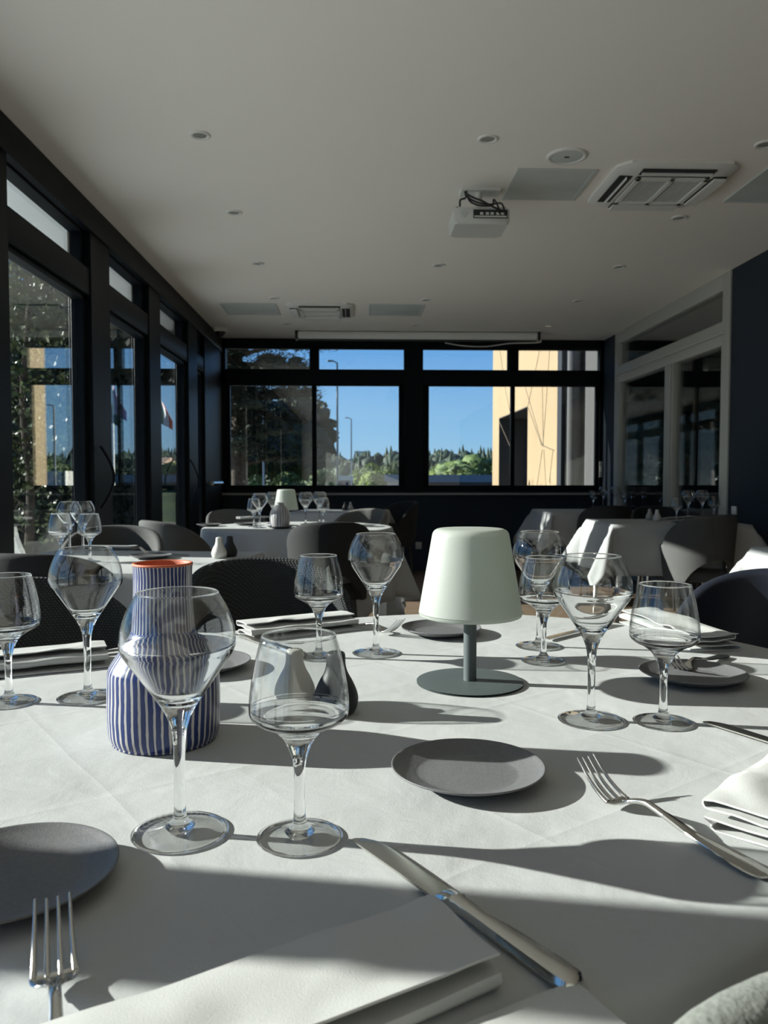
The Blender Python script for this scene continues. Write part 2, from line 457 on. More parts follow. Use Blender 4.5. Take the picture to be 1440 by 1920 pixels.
# back wall: solid below the windows, posts and rails, ledge
UP = [(-1.46, -.532), (-.424, .526), (.735, 1.695), (1.82, 2.74)]
LOW = [(-1.418, -.507), (-.455, .468), (.807, 1.734), (1.78, 2.702)]
Z0, Z1, Z2, Z3 = .958, 2.097, 2.255, 2.505
T = .12
struct('wall_back', box((XL - .15, YB, 0), (XR + .1, YB + .15, .90)), navy)
struct('trim_1', MB().box((XL, YB - .07, .862), (XR, YB + .01, .884), .004), ledge_m)
struct('trim_2', MB().box((XL - .15, YB, Z3), (XR + .1, YB + T, ZC)).box((XL - .15, YB, Z1), (XR + .1, YB + T, Z2)).box((XL - .15, YB, .90), (XR + .1, YB + T, Z0))
       .box((.526, YB - .03, .9), (.735, YB + T, ZC)).box((XL - .15, YB, .9), (-1.46, YB + T, ZC)).box((2.74, YB, .9), (XR + .1, YB + T, ZC)), frame_m)


def window(name, frame_boxes, pane_box, mat=frame_m, handle=None):
    r = bpy.data.objects.new(name, None); COL.objects.link(r); r['kind'] = 'structure'
    m = MB()
    for a, b in frame_boxes: m.box(a, b, .004)
    m.build('window_frame', mat, r)
    box(*pane_box).build('pane', pane_m, r, smooth=0)
    return r


def ywin(name, x0, x1, z0, z1, ox0, ox1, y=YB + .03, d=.06):
    fb = []
    if x0 > ox0: fb.append(((ox0, y, z0), (x0, y + d, z1)))
    if x1 < ox1: fb.append(((x1, y, z0), (ox1, y + d, z1)))
    e = .012
    fb += [((ox0, y, z1 - e), (ox1, y + d, z1)), ((ox0, y, z0), (ox1, y + d, z0 + e))]
    return window(name, fb, ((x0 - .005, y + .02, z0), (x1 + .005, y + .036, z1)))


bnd = [(-1.46, -.478), (-.478, .526), (.735, 1.757), (1.757, 2.74)]
for i in range(4):
    ywin('window_%d' % (i + 1), *UP[i], Z2, Z3, *bnd[i])
    ywin('window_%d' % (i + 5), *LOW[i], Z0, Z1, *bnd[i])

# left wall of glazed doors
ZT0, ZT1, ZD1 = 2.235, 2.445, 2.085
posts = [(-3.6, -3.5), (-2.1, -2.0), (-.65, -.56), (.80, .855), (2.28, 2.36), (3.30, 3.5), (4.56, 4.90), (5.81, 6.13), (7.13, 7.52), (7.88, 8.87)]
m = MB()
for a, b in posts: m.box((XL - .13, a, 0), (XL, b, ZC), .004)
struct('wall_left', m, frame_m)
struct('trim_3', MB().box((XL - .13, YF, ZT1), (XL + .01, YB, ZC - .002), .004).box((XL - .125, YF, ZD1), (XL - .008, YB, ZT0), .004).box((XL - .125, YF, 0), (XL - .01, YB, .06), .004), frame_m)
nw = 9
for (a0, a1), (b0, b1) in zip(posts, posts[1:]):
    e = .012
    window('window_%d' % nw, [((XL - .10, a1, ZT1 - e), (XL - .04, b0, ZT1)), ((XL - .10, a1, ZT0), (XL - .04, b0, ZT0 + e)), ((XL - .10, a1, ZT0), (XL - .04, a1 + .02, ZT1)), ((XL - .10, b0 - .04, ZT0), (XL - .04, b0, ZT1))],
           ((XL - .075, a1, ZT0), (XL - .06, b0, ZT1)))
    nw += 1
nd = 1
doors = []
for (a0, a1), (b0, b1) in zip(posts, posts[1:]):
    s = .03
    d = window('door_%d' % nd, [((XL - .10, a1, ZD1 - .03), (XL - .03, b0, ZD1)), ((XL - .10, a1, .06), (XL - .03, b0, .16)), ((XL - .10, a1, .06), (XL - .03, a1 + s, ZD1)), ((XL - .10, b0 - .05, .06), (XL - .03, b0, ZD1))],
               ((XL - .075, a1 + s, .16), (XL - .06, b0 - .05, ZD1 - .02)))
    d.children[0].name = 'door_frame'
    doors.append(d); nd += 1


def bow(parent, y, z0, z1, mat):
    pts = []
    for i in range(17):
        t = i / 16; pts.append((XL + .012 + .075 * math.sin(math.pi * t), y, z0 + (z1 - z0) * t))
    MB().tube(pts, .008, 8).build('door_handle', mat, parent)


bow(doors[5], 4.64, .88, 1.24, frame_m)
bow(doors[6], 7.08, .82, 1.22, frame_m)
m = MB().tube([(XL + .0, 7.98, 1.0), (XL + .09, 7.98, 1.0)], .014, 10).tube([(XL + .09, 7.72, 1.0), (XL + .09, 8.24, 1.0)], .024, 12)
m.build('push_bar', chrome, doors[7])

# right wall: navy plaster, then a pale framed glazed partition with a dark room behind
struct('wall_right', MB().box((XR, YF, 0), (XR + .12, 5.83, ZC)).box((XR, 8.46, 0), (XR + .12, YB + .05, ZC)), navy)
struct('trim_4', MB().box((XR - .015, 5.83, 0), (XR + .1, 5.95, ZC - .001), .004).box((XR - .012, 8.34, 0), (XR + .1, 8.46, ZC - .001), .004)
       .box((XR - .01, 5.9, 2.475), (XR + .1, 8.4, ZC - .001), .004).box((XR - .01, 5.9, 2.06), (XR + .1, 8.4, 2.235), .004).box((XR - .03, 5.9, 2.14), (XR, 8.4, 2.165), .003), pale_frame)
window('window_%d' % nw, [((XR, 5.95, 2.235), (XR + .05, 8.34, 2.245))], ((XR + .03, 5.95, 2.235), (XR + .045, 8.34, 2.475)), pale_frame); nw += 1
for a, b in ((5.95, 6.93), (7.05, 8.34)):
    d = window('door_%d' % nd, [((XR - .005, a, .02), (XR + .06, b, .12)), ((XR - .005, a, .02), (XR + .06, a + .03, 2.06)), ((XR - .005, b - .03, .02), (XR + .06, b, 2.06))], ((XR + .03, a, .1), (XR + .045, b, 2.06)), pale_frame)
    d.children[0].name = 'door_frame'; nd += 1
struct('trim_5', MB().box((XR - .02, 6.93, 0), (XR + .1, 7.05, 2.06), .004), pale_frame)
struct('wall_annex', MB().box((5.0, 4.9, 0), (5.1, YB + .05, ZC)).box((XR + .12, 4.9, 0), (5.1, 5.0, ZC)).box((XR + .12, YB - .06, 0), (5.1, YB + .05, ZC)), navy)
struct('wall_front', box((XL - .15, YF - .1, 0), (5.2, YF, ZC)), ceil_m)

# ------------------------------------------------------------------ ceiling fittings
def ceiling_xy(x, y, z=ZC): return at(x, y, 2, z)


spots = [(375, 253, 'nearest ceiling spotlight on the left, above the tall doors'), (915, 260, 'nearest ceiling spotlight in the middle, left of the round speaker'), (1435, 270, 'ceiling spotlight cut by the right edge, past the near air conditioner'),
         (439, 398, 'second ceiling spotlight back in the left row'), (1274, 408, 'ceiling spotlight just behind the near air conditioner'),
         (483, 494, 'third ceiling spotlight back in the left row'), (823, 497, 'ceiling spotlight behind the hanging projector'), (1161, 500, 'third ceiling spotlight back in the right row'),
         (514, 559, 'ceiling spotlight in front of the far air conditioner'), (799, 562, 'ceiling spotlight by the corner of the far right grey panel'), (1084, 564, 'fourth ceiling spotlight back in the right row'),
         (1028, 611, 'bright ceiling spotlight beside the right end of the screen case'), (537, 607, 'faint ceiling spotlight by the left end of the screen case'), (779, 609, 'faint ceiling spotlight just above the middle of the screen case')]
sp0 = None
rowx = {0: -.71, 1: .6, 2: 1.92}
for x, y, lab in spots:
    p = ceiling_xy(x, y)
    if sp0 is None:
        sp0 = thing('ceiling_spotlight', 'white round ' + lab, 'ceiling light', (p.x, p.y, ZC), 0, 'recessed spotlights in the ceiling')
        MB().lathe(prof([(.030, -.002), (.034, -.006), (.043, -.007), (.047, -.003), (.048, 0.0)], 3), 32).build('bezel', white_pl, sp0)
        MB().lathe([(0, -.0035), (.018, -.004), (.031, -.0025), (.031, 0)], 32).build('lens', lens_m, sp0)
    else:
        dup(sp0, (p.x, p.y, ZC), 0, 'white round ' + lab)
# round speaker
p = ceiling_xy(1063, 292)
t = thing('ceiling_speaker', 'round grey ceiling speaker with white rim before the near air conditioner', 'speaker', (p.x, p.y, ZC))
MB().lathe(prof([(.076, -.004), (.080, -.009), (.090, -.009), (.096, -.004), (.098, 0)], 3), 48).build('rim', white_pl, t)
MB().lathe([(0, -.006), (.04, -.007), (.077, -.005), (.077, 0)], 48).build('grille', grey_panel, t)
MB().box((-.012, -.006, -.0085), (.012, .006, -.006)).build('badge', black_pl, t)
# flat grey panels
for i, (pts, lab) in enumerate((([(.80, 3.98), (1.21, 4.41)], 'square frosted grey ceiling panel between projector and near air conditioner'),
                                ([(2.04, 3.90), (2.46, 4.41)], 'grey ceiling panel right of the near air conditioner, cut by the edge'),
                                ([(-1.22, 7.09), (-.72, 7.57)], 'grey ceiling panel left of the far air conditioner'),
                                ([(.105, 7.09), (.605, 7.57)], 'grey ceiling panel right of the far air conditioner'))):
    (x0, y0), (x1, y1) = pts
    t = thing('ceiling_panel', lab, 'ceiling panel', ((x0 + x1) / 2, (y0 + y1) / 2, ZC), 0, 'grey heating panels on the ceiling')
    hx, hy = (x1 - x0) / 2, (y1 - y0) / 2
    MB().box((-hx, -hy, -.006), (hx, hy, 0), .003).build('panel', grey_panel, t)
    e = .022
    MB().box((-hx, -hy, -.008), (-hx + e, hy, -.001), .002).box((hx - e, -hy, -.008), (hx, hy, -.001), .002).box((-hx + e, -hy, -.008), (hx - e, -hy + e, -.001), .002).box((-hx + e, hy - e, -.008), (hx - e, hy, -.001), .002).build('border', grey_panel, t)


def cassette(cx, cy, w, lab, rz=0):
    t = thing('air_conditioner', lab, 'air conditioner', (cx, cy, ZC), rz, 'ceiling cassette air conditioners')
    h = w / 2; g = h * .60
    rings = []
    for r_, z_ in ((h, 0), (h, -.012), (h - .02, -.024), (h * .70, -.030)):
        q = []
        for k in range(32):
            a = 2 * math.pi * (k + .5) / 32; c, s = math.cos(a), math.sin(a); n = 10
            rr = r_ / ((abs(c) ** n + abs(s) ** n) ** (1 / n)); q.append((rr * c, rr * s, z_))
        rings.append(q)
    MB().loft(rings, True, False, True).build('casing', white_pl, t, fix=True)
    # four air outlets with louvre flaps
    for k in range(4):
        R = Matrix.Rotation(k * math.pi / 2, 3, 'Z')
        def rb(mb, a, b):
            q = MB().box(a, b, .002); q.v = [tuple(R @ Vector(v)) for v in q.v]; return mb.add(q.v, q.f)
        rb(MB(), (-g * 1.0, -h + .035, -.0325), (g * 1.0, -h + .105, -.0285)).build('air_outlet', dark_slot, t, fix=True)
        lv = rb(MB(), (-g * .96, -h + .072, -.046), (g * .96, -h + .077, -.031)) if k in (0, 3) else rb(MB(), (-g * .98, -h + .037, -.048), (g * .98, -h + .102, -.036))
        lv.build('louvre', white_pl, t, fix=True)
    MB().box((-g, -g, -.036), (g, g, -.029), .003).build('grille_back', dark_slot, t)
    mm = MB(); n = 12
    for sx in (-1, 1):
        for k in range(n):
            x = sx * (.012 + (g - .03) * (k + .5) / n); mm.box((x - .0034, -g + .01, -.0385), (x + .0028, g - .01, -.036))
    mm.box((-.012, -g, -.045), (.012, g, -.036), .002).box((-g, -g, -.045), (g, -g + .03, -.034), .002).box((-g, g - .03, -.045), (g, g, -.034), .002).box((-g, -g, -.045), (-g + .025, g, -.034), .002).box((g - .025, -g, -.045), (g, g, -.034), .002)
    mm.build('intake_grille', white_pl, t)
    return t


cassette(1.59, 4.17, .62, 'near white square air conditioner cassette with slatted grille, right of the projector')
cassette(-.335, 7.34, .61, 'far white square air conditioner cassette between two grey panels', math.pi / 2)

# projector on its ceiling bracket
t = thing('projector', 'white video projector hanging upside down from the ceiling bracket with black cables', 'projector', (.655, 4.30, ZC))
MB().box((-.10, -.05, -.012), (.115, .06, 0), .004).build('mount_plate', white_pl, t)
MB().tube([(0, 0, -.01), (0, 0, -.10)], .018, 12).box((-.05, -.02, -.115), (.06, .05, -.10), .004).build('mount_arm', white_pl, t)
b = MB().loft([[(x * sx, y, z) for x, y in ((-.150, -.105), (-.135, -.115), (.135, -.115), (.150, -.105), (.150, .10), (.12, .125), (-.12, .125), (-.150, .10))] for z, sx in ((-.125, .90), (-.132, .98), (-.150, 1.0), (-.195, .99), (-.212, .93))], True, True, True)
bo = b.build('body', proj_pl, t, fix=True)
MB().box((-.045, -.119, -.182), (.135, -.1145, -.138)).build('connector_bay', dark_slot, bo)
mm = MB()
for x in (-.01, .02, .045, .075, .1): mm.box((x, -.1215, -.165), (x + .017, -.118, -.152), .001)
mm.box((-.04, -.121, -.178), (.13, -.118, -.170)).build('socket_strip', proj_pl, bo)
q = MB().tube([(-.095, -.1145, -.160), (-.095, -.119, -.160)], .018, 20); q.build('speaker_grille', grey_panel, bo)
for x in (-.125, .125): MB().tube([(x, -.09, -.118), (x, -.09, -.128)], .009, 10).build('foot', black_pl, t)
for pts in ([(-.08, -.02, -.004), (-.075, -.04, -.05), (-.11, -.09, -.08), (-.115, -.11, -.12)], [(-.07, -.02, -.004), (-.07, -.06, -.05), (-.03, -.12, -.10), (.04, -.13, -.115), (.10, -.13, -.11), (.12, -.125, -.16)],
            [(-.07, -.03, -.02), (-.06, -.08, -.08), (-.02, -.13, -.12), (.05, -.13, -.12), (.06, -.13, -.09), (.08, -.13, -.12), (.09, -.13, -.16)], [(-.065, -.03, -.03), (-.03, -.06, -.06), (.0, -.11, -.09), (.05, -.12, -.12), (.11, -.125, -.15)]):
    MB().tube(catmull(pts, 6), .0052, 8).build('cable', black_pl, t)
# projection screen case
t = thing('projection_screen', 'long white roll-up projection screen case on the ceiling before the back windows', 'projection screen', (.645, 8.42, ZC))
MB().box((-1.27, -.055, -.085), (1.27, .055, -.012), .012).build('case', white_pl, t)
MB().box((-1.295, -.06, -.09), (-1.27, .06, -.004), .004).build('end_cap', black_pl, t)
MB().box((1.27, -.06, -.09), (1.295, .06, -.004), .004).build('end_cap', black_pl, t)
MB().box((-1.26, -.02, -.098), (1.26, .02, -.085), .003).build('bottom_bar', dark_slot, t)
pts = [(1.28, .0, -.06), (1.30, .02, -.10), (1.0, .1, -.10), (.75, .12, -.13), (.5, .12, -.125), (.3, .1, -.098)]
MB().tube(catmull([Vector(p) for p in pts], 8), .006, 6).build('cable', white_pl, t)
# small sensor in the back left corner
t = thing('ceiling_sensor', 'small pale sensor box under the ceiling in the back left corner', 'sensor', (-1.40, 8.22, ZC))
MB().box((-.06, -.06, -.05), (.08, .05, 0), .008).build('housing', white_pl, t)
MB().lathe([(0, -.10), (.035, -.092), (.05, -.07), (.055, -.05)], 20).build('dome', black_pl, t)
# sockets and switch
t = tag(MB().box((.655, YB - .012, .25), (.725, YB, .33), .003).build('wall_socket', pale_frame), 'small square grey socket low on the back wall behind the white lamp', 'socket')
t = thing('light_switch', 'narrow pale switch plate beside the back window next to the partition', 'switch', (2.755, YB - .01, 1.15))
MB().box((-.018, -.004, -.09), (.018, .010, .09), .003).build('plate', pale_frame, t)
MB().box((-.010, -.009, -.03), (.010, -.003, .03), .002).build('rocker', white_pl, t)
q = at(1378, 957, 0, XR)
t = tag(MB().box((XR - .012, q.y - .035, q.z - .03), (XR, q.y + .035, q.z + .03), .003).build('wall_socket', white_pl), 'tiny white socket on the navy right wall above the grey chair', 'socket')

# ------------------------------------------------------------------ tables and cloths
ZTOP = .75
tp_m = M('table_board', (0.25, 0.2, 0.15), 0.6)


def cloth_rings(rfun, cx, cy, drop, seed, seg=200, name='tablecloth', amp=.10, fold=1.0):
    """round-ish cloth: flat top, rounded edge, hanging folds"""
    rings = []
    steps = [(0.04, 0), (.2, 0), (.4, 0), (.6, 0), (.75, 0), (.88, 0), (.95, 0), (.985, 0)]
    th = [2 * math.pi * j / seg for j in range(seg)]
    vs = []; rings = []
    for k, _ in steps:
        rings.append([(cx + rfun(a) * k * math.cos(a), cy + rfun(a) * k * math.sin(a), ZTOP) for a in th])
    for q, dz in ((1.0, .002), (1.008, .007), (1.012, .016)):
        rings.append([(cx + rfun(a) * q * math.cos(a), cy + rfun(a) * q * math.sin(a), ZTOP - dz) for a in th])
    N = 9
    for i in range(1, N + 1):
        r_ = []
        for a in th:
            D = drop(a); e = .02 + D * i / N; t = i / N
            wv = noise.noise(Vector((math.cos(a) * 3.2 * fold, math.sin(a) * 3.2 * fold, seed))) * .9 + .5 * noise.noise(Vector((math.cos(a) * 7 * fold, math.sin(a) * 7 * fold, seed + 4)))
            out = .012 + .03 * t + t * amp * (wv + .15)
            out = max(out, .012)
            rr = rfun(a) + out
            r_.append((cx + rr * math.cos(a), cy + rr * math.sin(a), ZTOP - e))
        rings.append(r_)
    m = MB(); m.loft(rings, True, True, False)
    o = m.build(name, cloth, smooth=60, fix=True)
    sol = o.modifiers.new('thickness', 'SOLIDIFY'); sol.thickness = .0012; sol.offset = 0
    return o


def rect_cloth(cx, cy, hx, hy, rz, drop, seed, n=46, lean=.10):
    """square cloth on a rectangular table, corners hanging in points"""
    vs = []; U = []
    def axis(h):
        a = list(np.linspace(-h, h, 15)); e = [drop * (k / 13) for k in range(1, 14)]
        return [-h - x for x in reversed(e)] + a + [h + x for x in e]
    AX, AY = axis(hx), axis(hy)
    for v in AY:
        for u in AX:
            ex, ey = max(0, abs(u) - hx), max(0, abs(v) - hy); sx, sy = (1 if u > 0 else -1), (1 if v > 0 else -1)
            px, py = max(-hx, min(hx, u)), max(-hy, min(hy, v)); r = math.hypot(ex, ey)
            z = ZTOP
            if r > 0:
                ph = math.atan2(ey, ex) if (ex > 0 or ey > 0) else 0
                corner = ex > 0 and ey > 0
                dx, dy = math.cos(ph), math.sin(ph)
                if corner:
                    amp = .10 + .36 * math.sin(2 * ph) ** 2 + .10 * math.sin(6 * ph) * math.sin(2 * ph)
                else:
                    s_ = (py if ex > 0 else px)
                    amp = .10 + .22 * (noise.noise(Vector((s_ * 5.5, sx * 3 + sy * 7, seed))))
                amp = max(.03, amp) * (lean / .10)
                o_ = .010 * min(1, r / .02) + amp * r * (min(1, r / .1))
                px += sx * dx * o_; py += sy * dy * o_
                z = ZTOP - (r * r / .03 if r < .015 else (r - .0075)) * (math.sqrt(max(.2, 1 - min(amp, .8) ** 2)))
            vs.append((px, py, z))
    nx = len(AX); fs = []
    for j in range(len(AY) - 1):
        for i in range(nx - 1):
            a = j * nx + i; fs.append((a, a + 1, a + 1 + nx, a + nx))
    m = MB().add(vs, fs); o = m.build('tablecloth', cloth, smooth=60)
    o.location = (cx, cy, 0); o.rotation_euler = (0, 0, rz)
    sol = o.modifiers.new('thickness', 'SOLIDIFY'); sol.thickness = .0012; sol.offset = 0
    return o


def table_legs(t, pts, z1=.72):
    for x, y in pts:
        MB().tube([(x, y, 0), (x, y, z1)], .02, 10).build('leg', chrome, t)


# near table
RT = [(-76, .585), (-60, .57), (-40, .60), (-15, .66), (10, .69), (30, .706), (50, .722), (71, .732), (89, .70), (105, .662), (125, .632), (150, .675), (175, .69), (200, .69), (225, .68), (250, .68), (266, .66), (274, .63)]
RA = np.array([r for r, _ in RT], float); RV = np.array([v for _, v in RT])
xa = np.concatenate([RA - 360, RA, RA + 360]); xv = np.concatenate([RV] * 3)
fine = np.arange(-360, 720, 1.0); fv = np.interp(fine, xa, xv)
ker = np.hanning(25); ker /= ker.sum(); fv = np.convolve(fv, ker, 'same')


def r0(a):
    return float(np.interp(math.degrees(a) % 360, fine[360:1081 - 360 + 1], fv[360:1081 - 360 + 1]))


TX, TY = .12, 1.08
t = thing('dining_table', 'near large round dining table hidden under its white cloth', 'table', (TX, TY, 0), 0, 'restaurant tables')
MB().loft([[(r0(2 * math.pi * j / 90) * .985 * math.cos(2 * math.pi * j / 90), r0(2 * math.pi * j / 90) * .985 * math.sin(2 * math.pi * j / 90), z) for j in range(90)] for z in (.722, .748)], True, True, True).build('tabletop', tp_m, t)
MB().lathe([(.26, 0), (.26, .02), (.05, .04), (.045, .70), (.2, .721)], 32).build('pedestal', chrome, t)
tag(cloth_rings(r0, TX, TY, lambda a: .34 + .03 * math.sin(3 * a), 3.0, seg=260), 'large white linen cloth spread over the near round table', 'tablecloth', 'white tablecloths')

# centre-left round table
T2x, T2y, T2r = -.37, 4.95, .585
t = thing('dining_table', 'round table with the second white lamp, under a white cloth', 'table', (T2x, T2y, 0), 0, 'restaurant tables')
MB().lathe([(0, .722), (T2r * .985, .722), (T2r * .985, .748), (0, .748)], 60).build('tabletop', tp_m, t)
MB().lathe([(.26, 0), (.26, .02), (.05, .04), (.045, .70), (.2, .721)], 24).build('pedestal', chrome, t)


def sqdrop(a):
    a += .35
    s = .86
    return min(s / max(abs(math.cos(a)), 1e-3), s / max(abs(math.sin(a)), 1e-3), 1.12) - T2r + .12


tag(cloth_rings(lambda a: T2r, T2x, T2y, sqdrop, 9.0, seg=160, amp=.20), 'white cloth draped over the round table with the second lamp', 'tablecloth', 'white tablecloths')


def rect_table(cx, cy, hx, hy, rz, drop, seed, lt, lc, lean=.10):
    t = thing('dining_table', lt, 'table', (cx, cy, 0), rz, 'restaurant tables')
    MB().box((-hx, -hy, .722), (hx, hy, .7485), .004).build('tabletop', tp_m, t)
    table_legs(t, [(sx * (hx - .06), sy * (hy - .06)) for sx in (-1, 1) for sy in (-1, 1)])
    tag(rect_cloth(cx, cy, hx + .003, hy + .003, rz, drop, seed, lean=lean), lc, 'tablecloth', 'white tablecloths')


rect_table(-.88, 2.96, .44, .38, math.radians(-7), .36, 1.0, 'left table beside the glass doors with white and black shakers', 'white cloth on the left table beside the glass doors')
rect_table(-.16, 7.30, .39, .38, math.radians(-12), .34, 2.0, 'far table under the back window, behind the round table', 'shaded white cloth on the far table under the back window')
rect_table(2.14, 5.44, .45, .36, math.radians(-3), .34, 5.0, 'right table in front of the partition with shakers and four glasses', 'partly sunlit white cloth with a hanging corner on the right table', lean=.14)
rect_table(2.16, 7.28, .44, .40, 0, .30, 7.0, 'far right table in the corner by the back window', 'bluish shaded cloth on the far right corner table', lean=.14)
rect_table(2.18, 3.13, .39, .36, math.radians(4), .34, 8.0, 'table at the right edge of the picture, only a corner seen', 'white cloth corner at the right edge of the picture', lean=.14)

# ------------------------------------------------------------------ chairs
def chair_parts(mat, leg_mat=leg_m):
    SEG = 56; A = math.radians(128)
    outer = []; inner = []
    NV = 11
    rings = []
    for i in range(SEG + 1):
        a = -A + 2 * A * i / SEG; c = math.cos(a * .5) ; k = abs(a) / A
        s = max(0.0, 1 - (k / .78) ** 2.6)
        top = .630 + .200 * (s ** .75)
        arch = max(0.0, 1 - (k / .42) ** 2)
        bot = .400 + .15 * arch ** .8
        ring = []
        # section of the shell, going up the outside and down the inside with a rounded rim
        def R(z, off): return .208 + .030 * max(0, (z - .42)) / .42 + off + .01 * math.cos(2 * a)
        th = .019
        for j in range(NV):
            z = bot + (top - .018 - bot) * j / (NV - 1); ring.append((R(z, th), z))
        for q in (30, 60, 90, 120, 150):
            z = top - .018 + .018 * math.sin(math.radians(q)); ring.append((R(z, th * math.cos(math.radians(q))), z))
        for j in range(NV):
            z = top - .018 - (top - .018 - bot) * j / (NV - 1); ring.append((R(z, -th), z))
        rings.append([(-r * math.cos(a), r * math.sin(a) * .97, z) for r, z in ring])
    sh = MB().loft(rings, True, True, True).mesh('backrest', mat, 60)
    prf = [(0, .40), (.175, .40), (.188, .412), (.190, .43), (.18, .456), (.15, .468), (0, .472)]
    st = MB().lathe(prof(prf, 3), 40).mesh('seat', mat, 60)
    legs = []
    for x, y in ((-.13, -.12), (-.13, .12), (.13, -.13), (.13, .13)):
        legs.append(MB().tube([(x * 1.25, y * 1.25, 0), (x, y, .40)], [.011, .019], 10).mesh('leg', leg_mat, 60))
    return sh, st, legs


MESH = {}


def chair(kind, mat, x, y, rz, label, group='tub chairs', dz=0.0):
    """rz: direction the sitter faces; the backrest is on the other side"""
    if kind not in MESH: MESH[kind] = chair_parts(mat)
    sh, st, legs = MESH[kind]
    t = thing('tub_chair', label, 'chair', (x, y, 0), rz, group)
    for n, me in [('backrest', sh), ('seat', st)] + [('leg', l) for l in legs]:
        o = bpy.data.objects.new(n, me); COL.objects.link(o); o.parent = t
    return t


def face(x, y, tx, ty): return math.atan2(ty - y, tx - x)


chair('char', char, -.215, 2.05, math.radians(-68), 'charcoal woven chair behind the tall striped vase and its folded napkin')
chair('char', char, -.63, 1.66, math.radians(-38), 'charcoal woven chair at the left edge of the near table')
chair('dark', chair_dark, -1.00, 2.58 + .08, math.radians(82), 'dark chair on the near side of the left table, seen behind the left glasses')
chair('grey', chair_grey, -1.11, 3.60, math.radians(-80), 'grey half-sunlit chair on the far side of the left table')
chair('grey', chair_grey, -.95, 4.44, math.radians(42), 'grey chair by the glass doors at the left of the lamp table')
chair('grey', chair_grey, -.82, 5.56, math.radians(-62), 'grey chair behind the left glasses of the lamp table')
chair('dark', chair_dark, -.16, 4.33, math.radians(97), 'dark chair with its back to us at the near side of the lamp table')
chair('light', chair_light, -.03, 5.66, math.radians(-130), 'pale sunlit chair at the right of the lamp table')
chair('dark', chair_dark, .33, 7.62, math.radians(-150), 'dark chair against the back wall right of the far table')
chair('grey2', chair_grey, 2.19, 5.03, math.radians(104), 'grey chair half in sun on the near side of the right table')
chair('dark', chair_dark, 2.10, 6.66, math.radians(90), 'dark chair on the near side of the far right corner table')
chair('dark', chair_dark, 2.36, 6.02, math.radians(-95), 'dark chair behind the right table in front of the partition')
chair('navy', chair_navy, .935, 1.77, math.radians(221), 'dark navy chair at the right side of the near table')
chair('pale', chair_pale, .300, .124, math.radians(-55), 'pale fabric chair at the bottom right corner, turned from the table')

# ------------------------------------------------------------------ glassware
A_OUT = [(.0048, .045), (.0050, .070), (.0062, .088), (.0090, .099), (.0135, .109), (.0215, .1215), (.0345, .1405), (.0445, .1545), (.0482, .1615), (.0490, .168), (.0476, .181), (.0430, .195), (.0370, .2060), (.0345, .2103)]
A_IN = [(.0338, .2110), (.0333, .2103), (.0360, .2055), (.0419, .195), (.0465, .181), (.0479, .168), (.0471, .1625), (.0434, .1560), (.0335, .1425), (.0205, .1245), (.0125, .1175), (.006, .1148), (0, .1142)]
B_OUT = [(.0045, .035), (.0046, .055), (.0060, .068), (.0092, .078), (.0150, .0885), (.0250, .0965), (.0365, .1025), (.0414, .1075), (.0425, .1140), (.0410, .132), (.0368, .155), (.0318, .1745)]
B_IN = [(.0311, .1752), (.0306, .1745), (.0357, .155), (.0399, .132), (.0414, .1140), (.0404, .1085), (.0360, .1045), (.0250, .0990), (.0145, .0942), (.007, .0925), (0, .0920)]


def glass_meshes(o, i, foot_r, zst, seg, zeq):
    zs = o[0][1]
    pr_ = prof(o + i, 5)
    # split where the flare of the bowl begins
    k = max(j for j, (r, z) in enumerate(pr_[:30]) if z <= zst)
    bowl = pr_[k:]; stem_up = pr_[:k + 1]
    foot = prof([(0, .0018), (.02, .0012), (foot_r - .003, .0), (foot_r, .0010), (foot_r - .001, .0021), (foot_r * .7, .0032), (.018, .0052), (.0115, .0075), (.0064, .013), (.0052, .020)], 4)
    kf = max(j for j, (r, z) in enumerate(foot) if r > .012 and j > 8)
    stem = [(0, .0012), (.009, .0013)] + foot[kf:] + [(.0049, .028)] + stem_up
    mbf = MB().lathe(foot[:kf + 1], seg)
    mbf.mi = [1 if max(math.hypot(*mbf.v[i][:2]) for i in f) > foot_r * .955 else 0 for f in mbf.f]
    mf = mbf.mesh('foot', [foot_glass, glass], 180)
    mst = MB().lathe(stem, seg).mesh('stem', glass, 180)
    mb2 = MB().lathe(bowl, seg)
    zr = max(z for r, z in bowl)
    mb2.mi = [1 if all(zeq < mb2.v[i][2] < zr - .0012 for i in f) else 0 for f in mb2.f]     # thin blown wall above the widest ring
    mbw = mb2.mesh('bowl', [glass, foot_glass], 180)
    return mf, mst, mbw


GA = glass_meshes(A_OUT, A_IN, .0412, .084, 72, .166)
GB = glass_meshes(B_OUT, B_IN, .0365, .064, 72, .113)
GA_far = glass_meshes(A_OUT, A_IN, .0412, .084, 32, .166)
GB_far = glass_meshes(B_OUT, B_IN, .0365, .064, 32, .113)


def wine_glass(kind, p, label, group, far=False, rz=0.0):
    mf, ms_, mbw = {('A', 0): GA, ('B', 0): GB, ('A', 1): GA_far, ('B', 1): GB_far}[(kind, int(far))]
    t = thing('wine_glass', label, 'wine glass', (p[0], p[1], ZTOP + .0009), rz, group)
    for n, me in (('foot', mf), ('stem', ms_), ('bowl', mbw)):
        o = bpy.data.objects.new(n, me); COL.objects.link(o); o.parent = t
        if not far: o.cycles.is_caustics_caster = True
    return t


